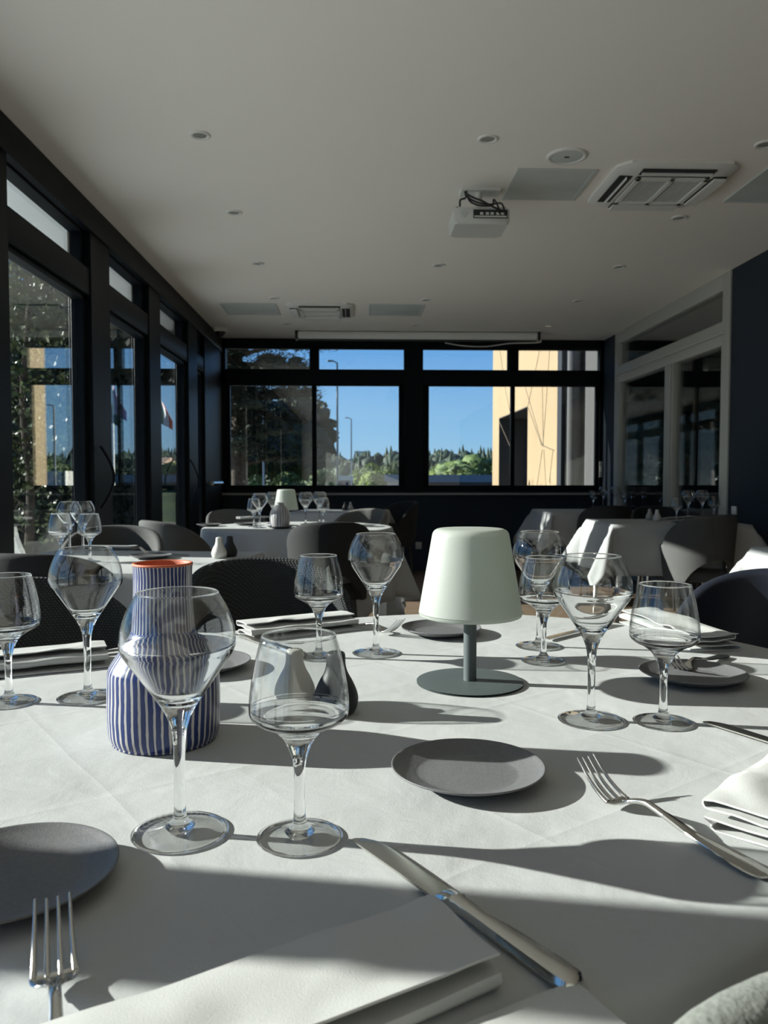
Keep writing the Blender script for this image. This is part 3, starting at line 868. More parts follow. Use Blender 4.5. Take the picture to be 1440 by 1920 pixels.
for x, y, k, lab in ((338, 1563, 'A', 'large round-bowled wine glass standing in front of the striped vase'), (562, 1573, 'B', 'small tapered wine glass in the foreground before the salt and pepper shakers'),
                     (17, 1318, 'B', 'small tapered wine glass cut by the left edge'), (165, 1309, 'A', 'large round-bowled wine glass left of the striped vase'),
                     (598, 1233, 'B', 'small tapered wine glass beyond the shakers before the charcoal chair'), (705, 1226, 'A', 'large round-bowled wine glass left of the white lamp'),
                     (1010, 1213, 'A', 'large round-bowled wine glass partly hidden behind the right side of the lamp shade'), (1019, 1241, 'B', 'small tapered wine glass just right of the white lamp'),
                     (1108, 1352, 'A', 'large round-bowled wine glass in front on the right, above the central plate'), (1243, 1356, 'B', 'small tapered wine glass in front of the right hand plate')):
    p = at(x, y, 2, ZTOP)
    wine_glass(k, p, lab, 'wine glasses on the near table', rz=random.Random(x).random())

# ------------------------------------------------------------------ plates
PL = prof([(0, .0022), (.030, .0020), (.040, .0), (.046, .0008), (.062, .0060), (.0765, .0125), (.0785, .0142), (.0775, .0152), (.070, .0118), (.056, .0072), (.045, .0055), (0, .0052)], 4)
pm = MB().lathe(PL, 72).mesh('side_plate', plate_m, 180)
pm_far = MB().lathe(PL, 32).mesh('side_plate', plate_m, 180)


def plate(p, lab, group, far=False):
    o = bpy.data.objects.new('side_plate', pm_far if far else pm); COL.objects.link(o); o.location = (p[0], p[1], ZTOP + .0009)
    return tag(o, lab, 'plate', group)


for x, y, lab in ((877, 1437, 'slate grey side plate in the middle foreground below the lamp'), (1299, 1261, 'slate grey side plate on the right behind the small glass'), (18, 1634, 'slate grey side plate cut by the left edge above the fork'),
                  (827, 1177, 'slate grey side plate behind the stem of the white lamp'), (378, 1240, 'slate grey side plate right behind the striped vase')):
    plate(at(x, y, 2, ZTOP + .013), lab, 'slate side plates on the near table')

# ------------------------------------------------------------------ table lamps
def lamp(p, label, rz=0):
    t = thing('table_lamp', label, 'lamp', (p[0], p[1], ZTOP + .0009), rz, 'white cordless table lamps')
    MB().lathe(prof([(0, 0), (.074, 0), (.0765, .0008), (.077, .0022), (.0755, .0036), (.012, .0042), (0, .0042)], 2), 72).build('base', lampmetal, t, smooth=40)
    MB().lathe([(.0098, .0040), (.0098, .150), (0, .150)], 28).build('pole', lampmetal, t)
    out = [(.0700, .1010), (.0755, .1025), (.0772, .1070), (.0765, .1120), (.0700, .150), (.0630, .190), (.0583, .218), (.0560, .2270), (.0505, .2318), (.0400, .2330), (0, .2335)]
    inn = [(0, .2305), (.040, .2300), (.0535, .2255), (.0555, .217), (.060, .190), (.067, .150), (.0735, .112), (.070, .1045), (.0700, .1010)]
    MB().lathe(prof(out, 4) + prof(inn, 3), 80).build('lamp_shade', shade_m, t, smooth=180)
    MB().lathe([(.0098, .105), (.062, .106), (.062, .109), (.0098, .110)], 40).build('shade_holder', white_pl, t)
    MB().tube([(.0095, 0, .093), (.0125, 0, .093)], .002, 8).build('switch', chrome, t)
    return t


lamp(at(881, 1281, 2, ZTOP), 'white tapered lamp on a grey-green metal stem in the middle of the near table')
lamp((-.455, 5.06), 'second white lamp on the round table before the back window')

# ------------------------------------------------------------------ vases
p = at(309, 1386, 2, ZTOP)
t = thing('striped_vase', 'tall blue and white striped ceramic vase with a bottle neck on the near table', 'vase', (p.x, p.y, ZTOP + .0009), 0.0)
body = prof([(0, 0), (.054, 0), (.060, .003), (.0632, .010), (.0645, .020), (.0648, .050), (.0640, .080), (.0618, .089), (.0560, .098), (.0470, .111), (.0395, .1235), (.0362, .1320), (.0350, .150), (.0338, .175), (.0336, .198), (.0342, .2065), (.0338, .2085)], 5)
MB().lathe(body, 96).build('body', vase_m, t, smooth=180)
MB().lathe(prof([(.0338, .2085), (.0325, .2092), (.0308, .2080), (.0300, .198), (.030, .150), (.030, .12), (0, .118)], 3), 64).build('inside', terra, t, smooth=180)
MB().lathe(prof([(.0335, .2060), (.0348, .2072), (.0344, .2088), (.0328, .2094), (.0312, .2086)], 3), 64).build('rim', terra, t, smooth=180)
q = M('blue_band', (0.02, 0.04, 0.24), 0.3)
MB().lathe([(.0371, .1275), (.0374, .1283), (.0366, .1298), (.0362, .129)], 64).build('band', q, t, smooth=180)
t = thing('striped_vase', 'bulbous vase with grey and white stripes below the second lamp shade', 'vase', (-.475, 4.86, ZTOP + .0009), 0.5)
MB().lathe(prof([(0, 0), (.045, 0), (.056, .01), (.061, .04), (.062, .075), (.055, .105), (.040, .125), (.028, .138), (.024, .15), (.026, .155), (.020, .154), (.018, .14), (0, .13)], 4), 48).build('body', vase2_m, t, smooth=180)

# ------------------------------------------------------------------ shakers
SH = prof([(0, 0), (.018, 0), (.0245, .004), (.0275, .014), (.0270, .024), (.0215, .038), (.0150, .050), (.0122, .060), (.0118, .070), (.0108, .0745), (.007, .0765), (0, .0770)], 4)
shm = {}


def shaker(p, col, mat, label, group, sc_=1.0):
    if col not in shm:
        shm[col] = (MB().lathe(SH, 48).mesh('body', mat, 180), MB().box((-.001, -.001, .0764), (.001, .001, .0776)).lathe([(.0014, .0760), (.0014, .0775), (0, .0775)], 10, (.004, 0)).lathe([(.0014, .0760), (.0014, .0775), (0, .0775)], 10, (-.004, 0)).mesh('holes', dark_slot, 0))
    t = thing('shaker', label, 'shaker', (p[0], p[1], ZTOP + .0009), 0, group); t.scale = (sc_,) * 3
    for n, me in zip(('body', 'holes'), shm[col]):
        o = bpy.data.objects.new(n, me); COL.objects.link(o); o.parent = t


shaker(at(553, 1322, 2, ZTOP), 'w', sh_white, 'white pear-shaped shaker seen through the small foreground glass', 'shakers on the near table')
shaker(at(630, 1337, 2, ZTOP), 'b', sh_black, 'black pear-shaped shaker right behind the small foreground glass', 'shakers on the near table', 1.06)
shaker(at(411, 1047, 2, ZTOP), 'w', sh_white, 'white pear-shaped shaker on the left table', 'shakers on the left table', 1.05)
shaker(at(431, 1044, 2, ZTOP), 'b', sh_black, 'black pear-shaped shaker on the left table', 'shakers on the left table', 1.05)
shaker(at(1218, 975, 2, ZTOP), 'g', sh_grey, 'grey shaker on the right table', 'shakers on the right table', 1.05)
shaker(at(1232, 977, 2, ZTOP), 'w', sh_white, 'white shaker on the right table', 'shakers on the right table', 1.05)
shaker(at(657, 957, 2, ZTOP), 'g', sh_grey, 'grey shaker on the far table under the window', 'shakers on the far tables')
shaker(at(647, 957, 2, ZTOP), 'b', sh_black, 'black shaker on the far table under the window', 'shakers on the far tables')

# ------------------------------------------------------------------ cutlery (built along +Y, handle end at 0)
def fork_meshes(L=.198):
    cl = [(0, .0030), (.10, .0034), (.35, .0075), (.55, .0150), (.62, .0165), (.70, .0120), (.76, .0060), (.81, .0065), (.90, .0165), (1.0, .0345)]
    def cz(s): return float(np.interp(s, [a for a, _ in CZ], [b for _, b in CZ]))
    CZ = [(v.x, v.y) for v in catmull([(a, b, 0) for a, b in cl], 8)]
    hw = [(0, .0030), (.010, .0078), (.03, .0102), (.10, .0108), (.20, .0090), (.35, .0058), (.50, .0040), (.62, .0036), (.68, .0040), (.715, .0068), (.745, .0118), (.775, .0138), (.81, .0140)]
    HW = [(v.x, v.y) for v in catmull([(a, b, 0) for a, b in hw], 6)]
    def w_(s): return float(np.interp(s, [a for a, _ in HW], [b for _, b in HW]))
    def body(s0, s1, n):
        rings = []
        for i in range(n + 1):
            s = s0 + (s1 - s0) * i / n; hwid = w_(s); th = .0026 if .4 < s < .7 else .0016
            cup = 0.0018 * max(0, min(1, (s - .72) / .06))
            ring = []
            for k in range(16):
                a = 2 * math.pi * k / 16; u = math.cos(a); v = math.sin(a)
                ring.append((hwid * u, L * s, cz(s) + th * (1 if v > 0 else -1) * abs(v) ** .7 + cup * u * u + (.0006 if s < .5 else 0) * (abs(u) > .8)))
            rings.append(ring)
        return rings
    h = MB().loft(body(0, .68, 40), True, True, True).mesh('handle', steel, 50)
    m = MB().loft(body(.68, .80, 14), True, True, True)
    for k in range(4):
        x = -.0118 + .00787 * k; pts = []; rad = []
        for i in range(12):
            s = .79 + .21 * i / 11; pts.append((x * (1 - .12 * (i / 11)), L * s, cz(s) + .0012 * (x / .0118) ** 2)); rad.append(.0022 * (1 - .62 * (i / 11) ** 1.5))
        m.tube(pts, rad, 8)
    return h, m.mesh('tines', steel, 50)


def knife_meshes(L=.240):
    rings = []
    for s, hw_, th in ((0, .0040, .0022), (.008, .0075, .0040), (.02, .0095, .0048), (.06, .0102, .0052), (.12, .0098, .0052), (.25, .0085, .0048), (.38, .0070, .0045), (.455, .0064, .0048), (.465, .0078, .0056), (.475, .0080, .0056), (.485, .0066, .0048), (.51, .0070, .0036), (.53, .0085, .0022)):
        ring = []
        for u, v in ((1, .0), (.82, .75), (.35, 1.0), (-.35, 1.0), (-.82, .75), (-1, 0), (-.82, -.75), (-.35, -1), (.35, -1), (.82, -.75)):
            ring.append((hw_ * u, L * s, .0058 + th * v))
        rings.append(ring)
    h = MB().loft(rings, True, True, True).mesh('handle', steel, 40)
    rings = []
    for i in range(31):
        s = .53 + .47 * i / 30; q = (s - .53) / .47
        right = .0088 + .0016 * math.sin(q * math.pi * .8)
        left = -.0088
        if q > .78:
            e = (q - .78) / .22; c = math.sqrt(max(0, 1 - e * e)); right = .002 + (right - .002) * c if False else -.0088 + (right + .0088) * (c * .97 + .03)
        th = .0011 * (1 - .4 * q)
        rings.append([(left, L * s, .0045 - th), (right * .6, L * s, .0045 - th), (right, L * s, .0045), (right * .6, L * s, .0045 + th), (left, L * s, .0045 + th)])
    b = MB().loft(rings, True, True, True).mesh('blade', steel_b, 30)
    return h, b


FK, KN = fork_meshes(), knife_meshes()


def cutlery(kind, tip, toward, label, group='cutlery on the near table', roll=0.0, z=0.0):
    """tip: point of blade or tines on the table; toward: a point on the side of the handle"""
    L = .198 if kind == 'fork' else .240
    d = Vector((tip[0] - toward[0], tip[1] - toward[1])).normalized()
    rz = math.atan2(d.y, d.x) - math.pi / 2
    t = thing(kind, label, kind, (tip[0] - d.x * L, tip[1] - d.y * L, ZTOP + .001 + z), rz, group)
    for n, me in zip(('handle', 'tines') if kind == 'fork' else ('handle', 'blade'), FK if kind == 'fork' else KN):
        o = bpy.data.objects.new(n, me); COL.objects.link(o); o.parent = t
    return t


def dirpt(x, y): return at(x, y, 2, ZTOP + .006)


kt = at(675, 1573, 2, ZTOP + .004)
cutlery('knife', kt, at(1105, 1866, 2, ZTOP + .006), 'steel table knife lying diagonally in the foreground beside the folded napkin')
cutlery('fork', at(98, 1684, 2, ZTOP + .035), at(104, 1900, 2, ZTOP + .012), 'steel fork in the bottom left corner with its tines up')
cutlery('fork', at(1098, 1420, 2, ZTOP + .035), at(1440, 1644, 2, ZTOP + .004), 'steel fork on the right between the central plate and the napkin')
cutlery('knife', dirpt(1326, 1351), dirpt(1440, 1386), 'steel knife cut by the right edge below the right plate')
cutlery('knife', at(446, 1190, 2, ZTOP + .004), dirpt(600, 1240), 'steel knife beside the napkin behind the striped vase')
cutlery('fork', at(752, 1163, 2, ZTOP + .035), at(655, 1172, 2, ZTOP + .004), 'steel fork at the far plate left of the lamp')
cutlery('knife', dirpt(1023, 1197), dirpt(1086, 1181), 'steel knife at the far right of the lamp pointing at the glasses')
cutlery('fork', at(1258, 1229, 2, ZTOP + .035), dirpt(1410, 1209), 'steel fork behind the right hand plate by the rolled napkin')
cutlery('knife', dirpt(240, 1216), dirpt(150, 1227), 'steel knife beside the left folded napkin, its tip just left of the striped vase')

# ------------------------------------------------------------------ napkins
def napkin(p0, p1, width, layers, label, seed, puff=.004, group='folded white napkins', z0=0.0, loose=1.0, skew=0.0, stag=0.0):
    """a cloth folded in flat layers: serpentine section swept from p0 to p1"""
    p0 = Vector((p0[0], p0[1], 0)); p1 = Vector((p1[0], p1[1], 0)); L = (p1 - p0).length
    d = (p1 - p0).normalized(); side = Vector((-d.y, d.x, 0))
    th = .0009; gap = puff
    sec = []   # centre line of the section
    for k in range(layers):
        sgn = 1 if k % 2 == 0 else -1
        inset = .006 * ((k * 37 + seed) % 3) * loose
        xs = np.linspace(-width / 2 + inset + stag * k, width / 2 - inset, 9)
        if sgn < 0: xs = xs[::-1]
        for x in xs: sec.append((x, th + gap * k + .0006 * math.sin(x * 90 + k + seed)))
        if k < layers - 1:
            xe = xs[-1]
            for q in (45, 90, 135):
                sec.append((xe + sgn * gap * .55 * math.sin(math.radians(q)), th + gap * k + gap * (1 - math.cos(math.radians(q))) / 2))
    n = len(sec); NL = 34; rings = []
    for i in range(NL + 1):
        t = i / NL; ring_o = []; ring_i = []
        for j, (x, z) in enumerate(sec):
            a = sec[max(0, j - 1)]; b = sec[min(n - 1, j + 1)]
            tx, tz = b[0] - a[0], b[1] - a[1]; ln = math.hypot(tx, tz) or 1; nx, nz = -tz / ln, tx / ln
            wob = noise.noise(Vector((x * 22, t * L * 16, seed + z * 60))) * .0034 * (z / gap) * .7
            sw = noise.noise(Vector((seed * 2.0, t * 2.2, z * 50))) * .006
            zz = z + max(0, wob) * 1.0
            pos = p0 + d * (t * L + skew * x * (1 if t > .5 else 1)) + side * (x + sw)
            ring_o.append(tuple(pos + side * nx * th + Vector((0, 0, ZTOP + .0012 + z0 + max(zz + nz * th, .0))))); ring_i.append(tuple(pos - side * nx * th + Vector((0, 0, ZTOP + .0012 + z0 + max(zz - nz * th, .0)))))
        rings.append(ring_o + ring_i[::-1])
    o = MB().loft(rings, True, True, True).build('napkin', napk, smooth=60, fix=True)
    return tag(o, label, 'napkin', group)


napkin((.068, .492), (-.175, .360), .074, 3, 'folded white napkin lying in the foreground left of the diagonal knife', 1, .0105)
napkin((.150, .420), (.02, .352), .085, 2, 'lower flap of a white napkin at the bottom edge under the knife handle', 5, .0035)
napkin((.337, .638), (.483, .774), .100, 4, 'folded white napkin at the right edge beside the long fork', 2, .0085)
napkin((.60, 1.66), (.64, 1.37), .085, 4, 'white napkin at the far right of the near table before the navy chair', 3, .0085)
napkin((-.215, 1.515), (-.01, 1.625), .095, 4, 'folded white napkin before the charcoal chair behind the small far glass', 4, .0085, stag=.012)
napkin((-.66, 1.22), (-.42, 1.325), .085, 4, 'folded white napkin at the left edge behind the left glasses', 6, .0085, stag=.012)

# ------------------------------------------------------------------ settings on the other tables
for x, y, k, lab in ((114, 1053, 'B', 'small glass at the left of the cluster on the left table'), (131, 1038, 'A', 'large glass at the left of the cluster on the left table'), (156, 1036, 'A', 'large glass at the right of the cluster on the left table'), (169, 1054, 'B', 'small glass in front of the cluster on the left table')):
    wine_glass(k, at(x, y, 2, ZTOP), lab, 'wine glasses on the left table', True)
plate(at(283, 1041, 2, ZTOP + .013), 'grey side plate with a fork behind it on the left table', 'side plates on the other tables', True)
cutlery('fork', at(262, 1026, 2, ZTOP + .035), at(330, 1034, 2, ZTOP + .019), 'fork lying behind the plate on the left table', 'cutlery on the other tables')
a_ = at(150, 1030, 2, ZTOP); b_2 = at(252, 1031, 2, ZTOP)
napkin(a_, b_2, .08, 3, 'folded white napkin on the left table beside its glasses', 7, .006)

for x, y, k, lab in ((476, 988, 'B', 'small glass leftmost on the lamp table'), (487, 990, 'A', 'large glass second from the left on the lamp table'), (512, 982, 'A', 'large glass close left of the second lamp'),
                     (573, 983, 'A', 'large glass close right of the second lamp'), (599, 981, 'A', 'large glass rightmost on the lamp table'), (606, 985, 'B', 'small glass rightmost on the lamp table')):
    wine_glass(k, at(x, y, 2, ZTOP), lab, 'wine glasses on the lamp table', True)
plate(at(525, 987, 2, ZTOP + .013), 'dark side plate before the grey striped vase on the lamp table', 'side plates on the other tables', True)
plate(at(462, 981, 2, ZTOP + .013), 'side plate under the napkin on the left of the lamp table', 'side plates on the other tables', True)
napkin(at(446, 978, 2, ZTOP), at(500, 976, 2, ZTOP), .07, 3, 'white napkin behind the left glasses of the lamp table', 8, .006, z0=.018)
plate(at(392, 983, 2, ZTOP + .013), 'dark plate at the left rim of the lamp table', 'side plates on the other tables', True)

for x, y, k, lab in ((1268, 980, 'B', 'small glass leftmost on the right table'), (1290, 972, 'A', 'large glass second from the left on the right table'), (1316, 971, 'A', 'large glass third from the left on the right table'), (1338, 976, 'B', 'small glass rightmost on the right table')):
    wine_glass(k, at(x, y, 2, ZTOP), lab, 'wine glasses on the right table', True)
plate(at(1283, 978, 2, ZTOP + .013), 'dark plate on the right table at the foot of the glasses', 'side plates on the other tables', True)
napkin(at(1245, 975, 2, ZTOP), at(1300, 971, 2, ZTOP), .07, 3, 'folded napkin behind the plate on the right table', 9, .006)
for x, y, k, lab in ((1112, 954, 'B', 'faint small glass leftmost on the far right corner table'), (1131, 950, 'A', 'faint large glass second on the far right corner table'), (1153, 950, 'A', 'faint large glass third on the far right corner table'), (1171, 954, 'B', 'faint small glass rightmost on the far right corner table')):
    wine_glass(k, at(x, y, 2, ZTOP), lab, 'wine glasses on the far right corner table', True)
plate(at(1110, 956, 2, ZTOP + .013), 'dark plate on the far right corner table', 'side plates on the other tables', True)

# ------------------------------------------------------------------ outside
random.seed(4)
# terrain: level by the house, dipping, then rising to a wooded ridge
xs = np.linspace(-420, 420, 60); ys = [-60, -20, -5, 0, 10, 20, 26, 32, 40, 60, 90, 120, 150, 180, 210, 240, 300, 500]


def gz(x, y):
    if y < 24: z = -.06
    elif y < 36: z = -.06 - 3.2 * (y - 24) / 12
    elif y < 110: z = -3.26
    else: z = -3.26 + min(1.0, (y - 110) / 85) * (6.4 + 1.2 * math.sin(x * .03 + 1.0))
    return z


m = MB(); vs = [(x, y, gz(x, y)) for y in ys for x in xs]; n = len(xs)
m.add(vs, [(j * n + i, j * n + i + 1, (j + 1) * n + i + 1, (j + 1) * n + i) for j in range(len(ys) - 1) for i in range(n - 1)])
m.mi = [0 if ys[j + 1] <= 60 else 1 for j in range(len(ys) - 1) for i in range(n - 1)]
struct('ground', m, [asphalt, grass], smooth=180)

struct('bounce_slab', MB().box((-9, -9, -.05), (XL - .15, 8.6, -.012)), bounce_m)  # added slab outside the doors, bounces sunlight up to soffit and ceiling

# wooded ridge: countless trees
m = MB(); rnd = random.Random(2)
for k in range(1500):
    y = rnd.uniform(135, 215); x = rnd.uniform(-90, 95); h = rnd.uniform(2.6, 4.4) * (.9 if x < 0 else 1)
    if abs(x - 1.4) < 6 and y > 190: continue
    if rnd.random() < .5:
        g = gz(x, y); r = h * .22
        m.lathe([(r, g), (r * .9, g + h * .3), (r * .5, g + h * .7), (0, g + h * 1.15)], 6, (x, y))
    else: m.ico((x, y, gz(x, y) + h * .4), h * .5, 1, .3, seed=k)
tag(m.build('ridge_forest', far_dark, smooth=180), 'dark green wooded ridge on the horizon beyond the back windows', 'forest', kind='stuff')


def crown(name, x, y, zt, w_, mat, label, seed, n=26, sq=.8, leaves=2600, group=None):
    g = gz(x, y); h = zt - g; m = MB(); r_ = random.Random(seed)
    t = thing(name, label, 'tree', (x, y, g), 0, group)
    for k in range(n):
        a = r_.uniform(0, 6.28); q = math.sqrt(r_.random()) * w_ * .40; zc = h * (.42 + .42 * r_.random() * (1 - (q / w_)))
        m.ico((q * math.cos(a), q * math.sin(a), zc), w_ * r_.uniform(.13, .22), 3, .8, (1, 1, sq), seed=seed * 13 + k, fr=2.6)
    for k in range(leaves):
        a = r_.uniform(0, 6.28); u = r_.uniform(-1, 1); rr = w_ * .50 * r_.uniform(.72, 1.1); s = w_ * .022
        c = Vector((rr * math.cos(a) * math.sqrt(1 - u * u), rr * math.sin(a) * math.sqrt(1 - u * u), h * .6 + u * h * .36)); e1 = Vector((r_.uniform(-1, 1), r_.uniform(-1, 1), r_.uniform(-1, 1))).normalized() * s; e2 = e1.cross(Vector((r_.uniform(-1, 1), r_.uniform(-1, 1), 1)).normalized())
        m.add([c - e1, c - e2, c + e1, c + e2], [(0, 1, 2, 3)])
    m.build('foliage', mat, t, smooth=180)
    MB().tube([(0, 0, 0), (0, 0, h * .5)], [w_ * .04, w_ * .025], 8).build('trunk', bark, t)
    return t


def X_(px, Y): return (px - 670) / F * Y
def Z_(py, Y): return 1.06 + (895 - py) / F * Y


for px, py, Y, wpx, mat, lab in ((600, 868, 88, 70, far_mid, 'green tree at the left of the lamp posts beyond the second window'), (612, 890, 70, 38, far_light, 'yellow-green bush beneath the pine beyond the second window'),
                                 (672, 876, 96, 46, far_light, 'light green tree just right of the shorter lamp post'), (697, 864, 92, 48, far_light, 'bright yellow-green tree in the second window'),
                                 (724, 868, 94, 52, far_mid, 'mid green round tree at the right of the second window'), (742, 862, 104, 40, far_mid, 'green tree beside the second window post'),
                                 (822, 868, 90, 52, far_light, 'round light green tree at the left of the third window'), (862, 866, 92, 56, far_light, 'round light green tree in the middle of the third window'),
                                 (905, 852, 84, 66, far_mid, 'taller green tree beside the tan building'), (884, 872, 72, 30, far_light, 'yellow bush before the low blue-grey building'),
                                 (640, 872, 84, 26, far_dark, 'dark conifer between the two lamp posts'), (480, 885, 60, 46, far_light, 'bright green shrub seen under the pine at the left'),
                                 (540, 880, 66, 70, far_mid, 'bushy tree seen beneath the pine branches')):
    crown('distant_tree', X_(px, Y), Y, Z_(py, Y), wpx / F * Y, mat, lab, px, group='trees beyond the car park')
for X, Y, zt, w_, lab in ((-12.5, 31, 9.5, 9.5, 'big dark tree seen through the first glass door'), (-13, 44, 12, 10, 'big dark tree seen through the second glass door'), (-15.5, 60, 14, 12, 'big dark tree seen behind the third glass door'), (-7.5, 72, 11, 10, 'big dark tree behind the pine trunk')):
    crown('shade_tree', X, Y, zt, w_, hedge_m, lab, int(Y), n=50, leaves=2500, group='tall dark trees left of the building')
# extra trees mirrored in the glass doors
for X, Y, zt, w_, mat, lab in ((12.6, 82, 3.2, 8, far_mid, 'green tree far right of the tan building near the flags'), (21, 84, 3.2, 7, far_dark, 'dark tree beyond the flag poles'), (27, 78, 3.0, 6, far_mid, 'green tree mirrored beside the lamp post in the door')):
    crown('distant_tree', X, Y, zt, w_, mat, lab, int(X * 7), group='trees beyond the car park')

# lamp posts
def post(px, ptop, Y, r, label, mat=pole_m, arm=-1, X=None):
    x = X_(px, Y) if X is None else X; zt = Z_(ptop, Y); g = gz(x, Y)
    t = thing('street_lamp', label, 'street lamp', (x, Y, g), 0, 'lamp posts in the car park')
    MB().tube([(0, 0, 0), (0, 0, zt - g)], [r * 1.5, r], 10).build('pole', mat, t)
    MB().tube([(0, 0, zt - g - .02), (arm * .15, 0, zt - g + .06), (arm * .25, 0, zt - g + .08)], r * .7, 8).box((min(arm * .2, arm * .5), -.08, zt - g + .04), (max(arm * .2, arm * .5), .08, zt - g + .12), .02).build('lamp_head', mat, t)


post(633, 682, 40, .045, 'tall lamp post standing in the second window', pole_d)
post(659, 786, 62, .05, 'shorter lamp post right of the tall one')
post(495, 700, 44, .045, 'thin pale post seen behind the pine')
post(0, 764, 60, .07, 'lamp post mirrored in the left glass door', pole_d, 1, X=19.5)
# flags
def flag(X, Y, ptop, cols, label, ld_):
    zt = Z_(ptop, Y); g = gz(X, Y)
    t = thing('flagpole', label, 'flag', (X, Y, g), 0, 'flags beyond the building')
    MB().tube([(0, 0, 0), (0, 0, zt - g)], [.10, .05], 10).build('pole', white_pl, t)
    mats = [M('flag_cloth', c, .8) for c in cols]; n = len(mats); m = MB()
    NX, NZ = 12, 16; W_, H_ = 1.0, 2.1
    vs = []
    for j in range(NZ + 1):
        for i in range(NX + 1):
            u = i / NX; v = j / NZ; vs.append((-(u * W_ * (.35 + .65 * min(1, v * 1.6))) - .05, .16 * math.sin(u * 9 + v * 2), zt - g - .15 - v * H_ * (1 - .15 * u) - u * .9))
    m.add(vs, [(j * (NX + 1) + i, j * (NX + 1) + i + 1, (j + 1) * (NX + 1) + i + 1, (j + 1) * (NX + 1) + i) for j in range(NZ) for i in range(NX)])
    m.mi = [min(n - 1, i * n // NX) if n > 1 else 0 for j in range(NZ) for i in range(NX)]
    o = m.build('flag', mats, t, smooth=180); s_ = o.modifiers.new('thickness', 'SOLIDIFY'); s_.thickness = .01


flag(11.75, 60, 738, [(.03, .16, .08), (.75, .75, .72), (.6, .05, .04)], 'green white and red flag drooping on its pole, mirrored in the glass door', 1)
flag(15.15, 60, 722, [(.25, .22, .42)], 'violet flag on the taller of the two flag poles', 1)
flag(16.3, 62.5, 738, [(.02, .12, .12)], 'dark green flag on the shorter of the two flag poles', 1)

# buildings far off
def bld(name, x0, x1, Y, zt, depth, wallmat, roofmat, label, windows=0, pitched=False, over=.0):
    g = min(gz(x0, Y), gz(x1, Y)); t = thing(name, label, 'building', ((x0 + x1) / 2, Y, g)); w2 = (x1 - x0) / 2; h = zt - g
    MB().box((-w2, 0, 0), (w2, depth, h)).build('wall', wallmat, t)
    if pitched: MB().loft([[(-w2 - .3, -.3, h), (-w2 - .3, depth / 2, h + w2 * .6), (-w2 - .3, depth, h)], [(w2 + .3, -.3, h), (w2 + .3, depth / 2, h + w2 * .6), (w2 + .3, depth, h)]], True, True, True).build('roof', roofmat, t)
    else: MB().box((-w2 - over, -over, h), (w2 + over, depth + over, h + .42)).build('roof', roofmat, t)
    for k in range(windows):
        x = -w2 + (k + .5) * 2 * w2 / windows
        f = MB().box((x - w2 / windows * .4, -.05, h * .35), (x + w2 / windows * .4, .02, h * .8)).build('window', shed_m, t)
    return t


bld('low_building', X_(806, 46), X_(1000, 46), 46, Z_(904, 46), 6, shed_m, roof_m, 'low building with a blue-grey flat roof in the third window', 5, over=.5)
bld('hillside_building', X_(665, 205), X_(695, 205), 205, Z_(849, 205), 8, wall_w, wall_w, 'pale flat-roofed building on the wooded ridge', 4)
bld('low_building', X_(634, 68), X_(662, 68), 68, Z_(901, 68), 5, shed_m, wall_w, 'small white-roofed shelter behind the lamp posts', 2)
bld('gabled_house', X_(730, 56), X_(775, 56), 56, Z_(903, 56), 5, wall_w, brown_roof, 'house gable at the right edge of the second window', 2, True)
bld('low_building', 20.2, 27, 64, Z_(893, 64), 5, wall_w, wall_w, 'long pale low building mirrored in the left door', 4)
bld('gabled_house', 18.4, 20.6, 88, Z_(868, 88), 6, wall_w, brown_roof, 'brown-roofed house mirrored beside the flag poles', 3, True)

# tan clad building right behind the back wall
XT = 2.49
t = thing('clad_building', 'tan building with slanting panel joints and a deep dark doorway, beyond the right windows', 'building', (XT, 9.8, 0))
m = MB()
m.box((0, 0, -.06), (1.5, 1.7, 9)).box((0, 4.05, -.06), (1.5, 4.7, 9)).box((0, 1.7, 2.1), (1.5, 4.05, 9)).box((.9, 1.7, -.06), (1.5, 4.05, 2.1))
m.build('cladding', tan_m, t, smooth=0)
MB().box((.001, 1.70, 0), (.9, 1.72, 2.1)).box((.001, 4.03, 0), (.9, 4.05, 2.1)).box((.001, 1.7, 2.085), (.9, 4.05, 2.1)).box((.88, 1.7, 0), (.9, 4.05, 2.1)).build('doorway_reveal', reveal_m, t)
f = MB().box((.5, 2.35, 0), (.56, 2.45, 2.08)).box((.5, 3.9, 0), (.56, 4.03, 2.08)).box((.5, 2.35, 2.0), (.56, 4.03, 2.08)).build('door_frame', dark_panel, t)
MB().box((.52, 2.45, .05), (.535, 3.9, 2.0)).build('pane', pane_m, f, smooth=0)
mm = MB()


def joint(x0, y0, x1, y1):
    a = at(x0, y0, 0, XT); b = at(x1, y1, 0, XT); a -= Vector((XT, 9.8, 0)); b -= Vector((XT, 9.8, 0))
    d = (b - a).normalized(); n = Vector((0, -d.z, d.y)) * .006
    q = [a - n, a + n, b + n, b - n]
    mm.loft([[(-.004, p.y, p.z) for p in q], [(.004, p.y, p.z) for p in q]], True, True, True)


for j in ((945, 715, 956, 770), (985, 725, 1017, 835), (1017, 835, 1040, 845), (1017, 715, 1019, 838), (1031, 652, 1024, 760), (1024, 760, 1018, 835), (1017, 843, 1007, 912), (1020, 843, 1024, 912), (1013, 652, 1000, 715), (1037, 845, 1030, 905), (937, 652, 946, 715), (991, 765, 1016, 835), (1000, 715, 990, 762), (936, 790, 960, 845)):
    joint(*j)
mm.build('panel_joints', tan_dark, t, smooth=0)
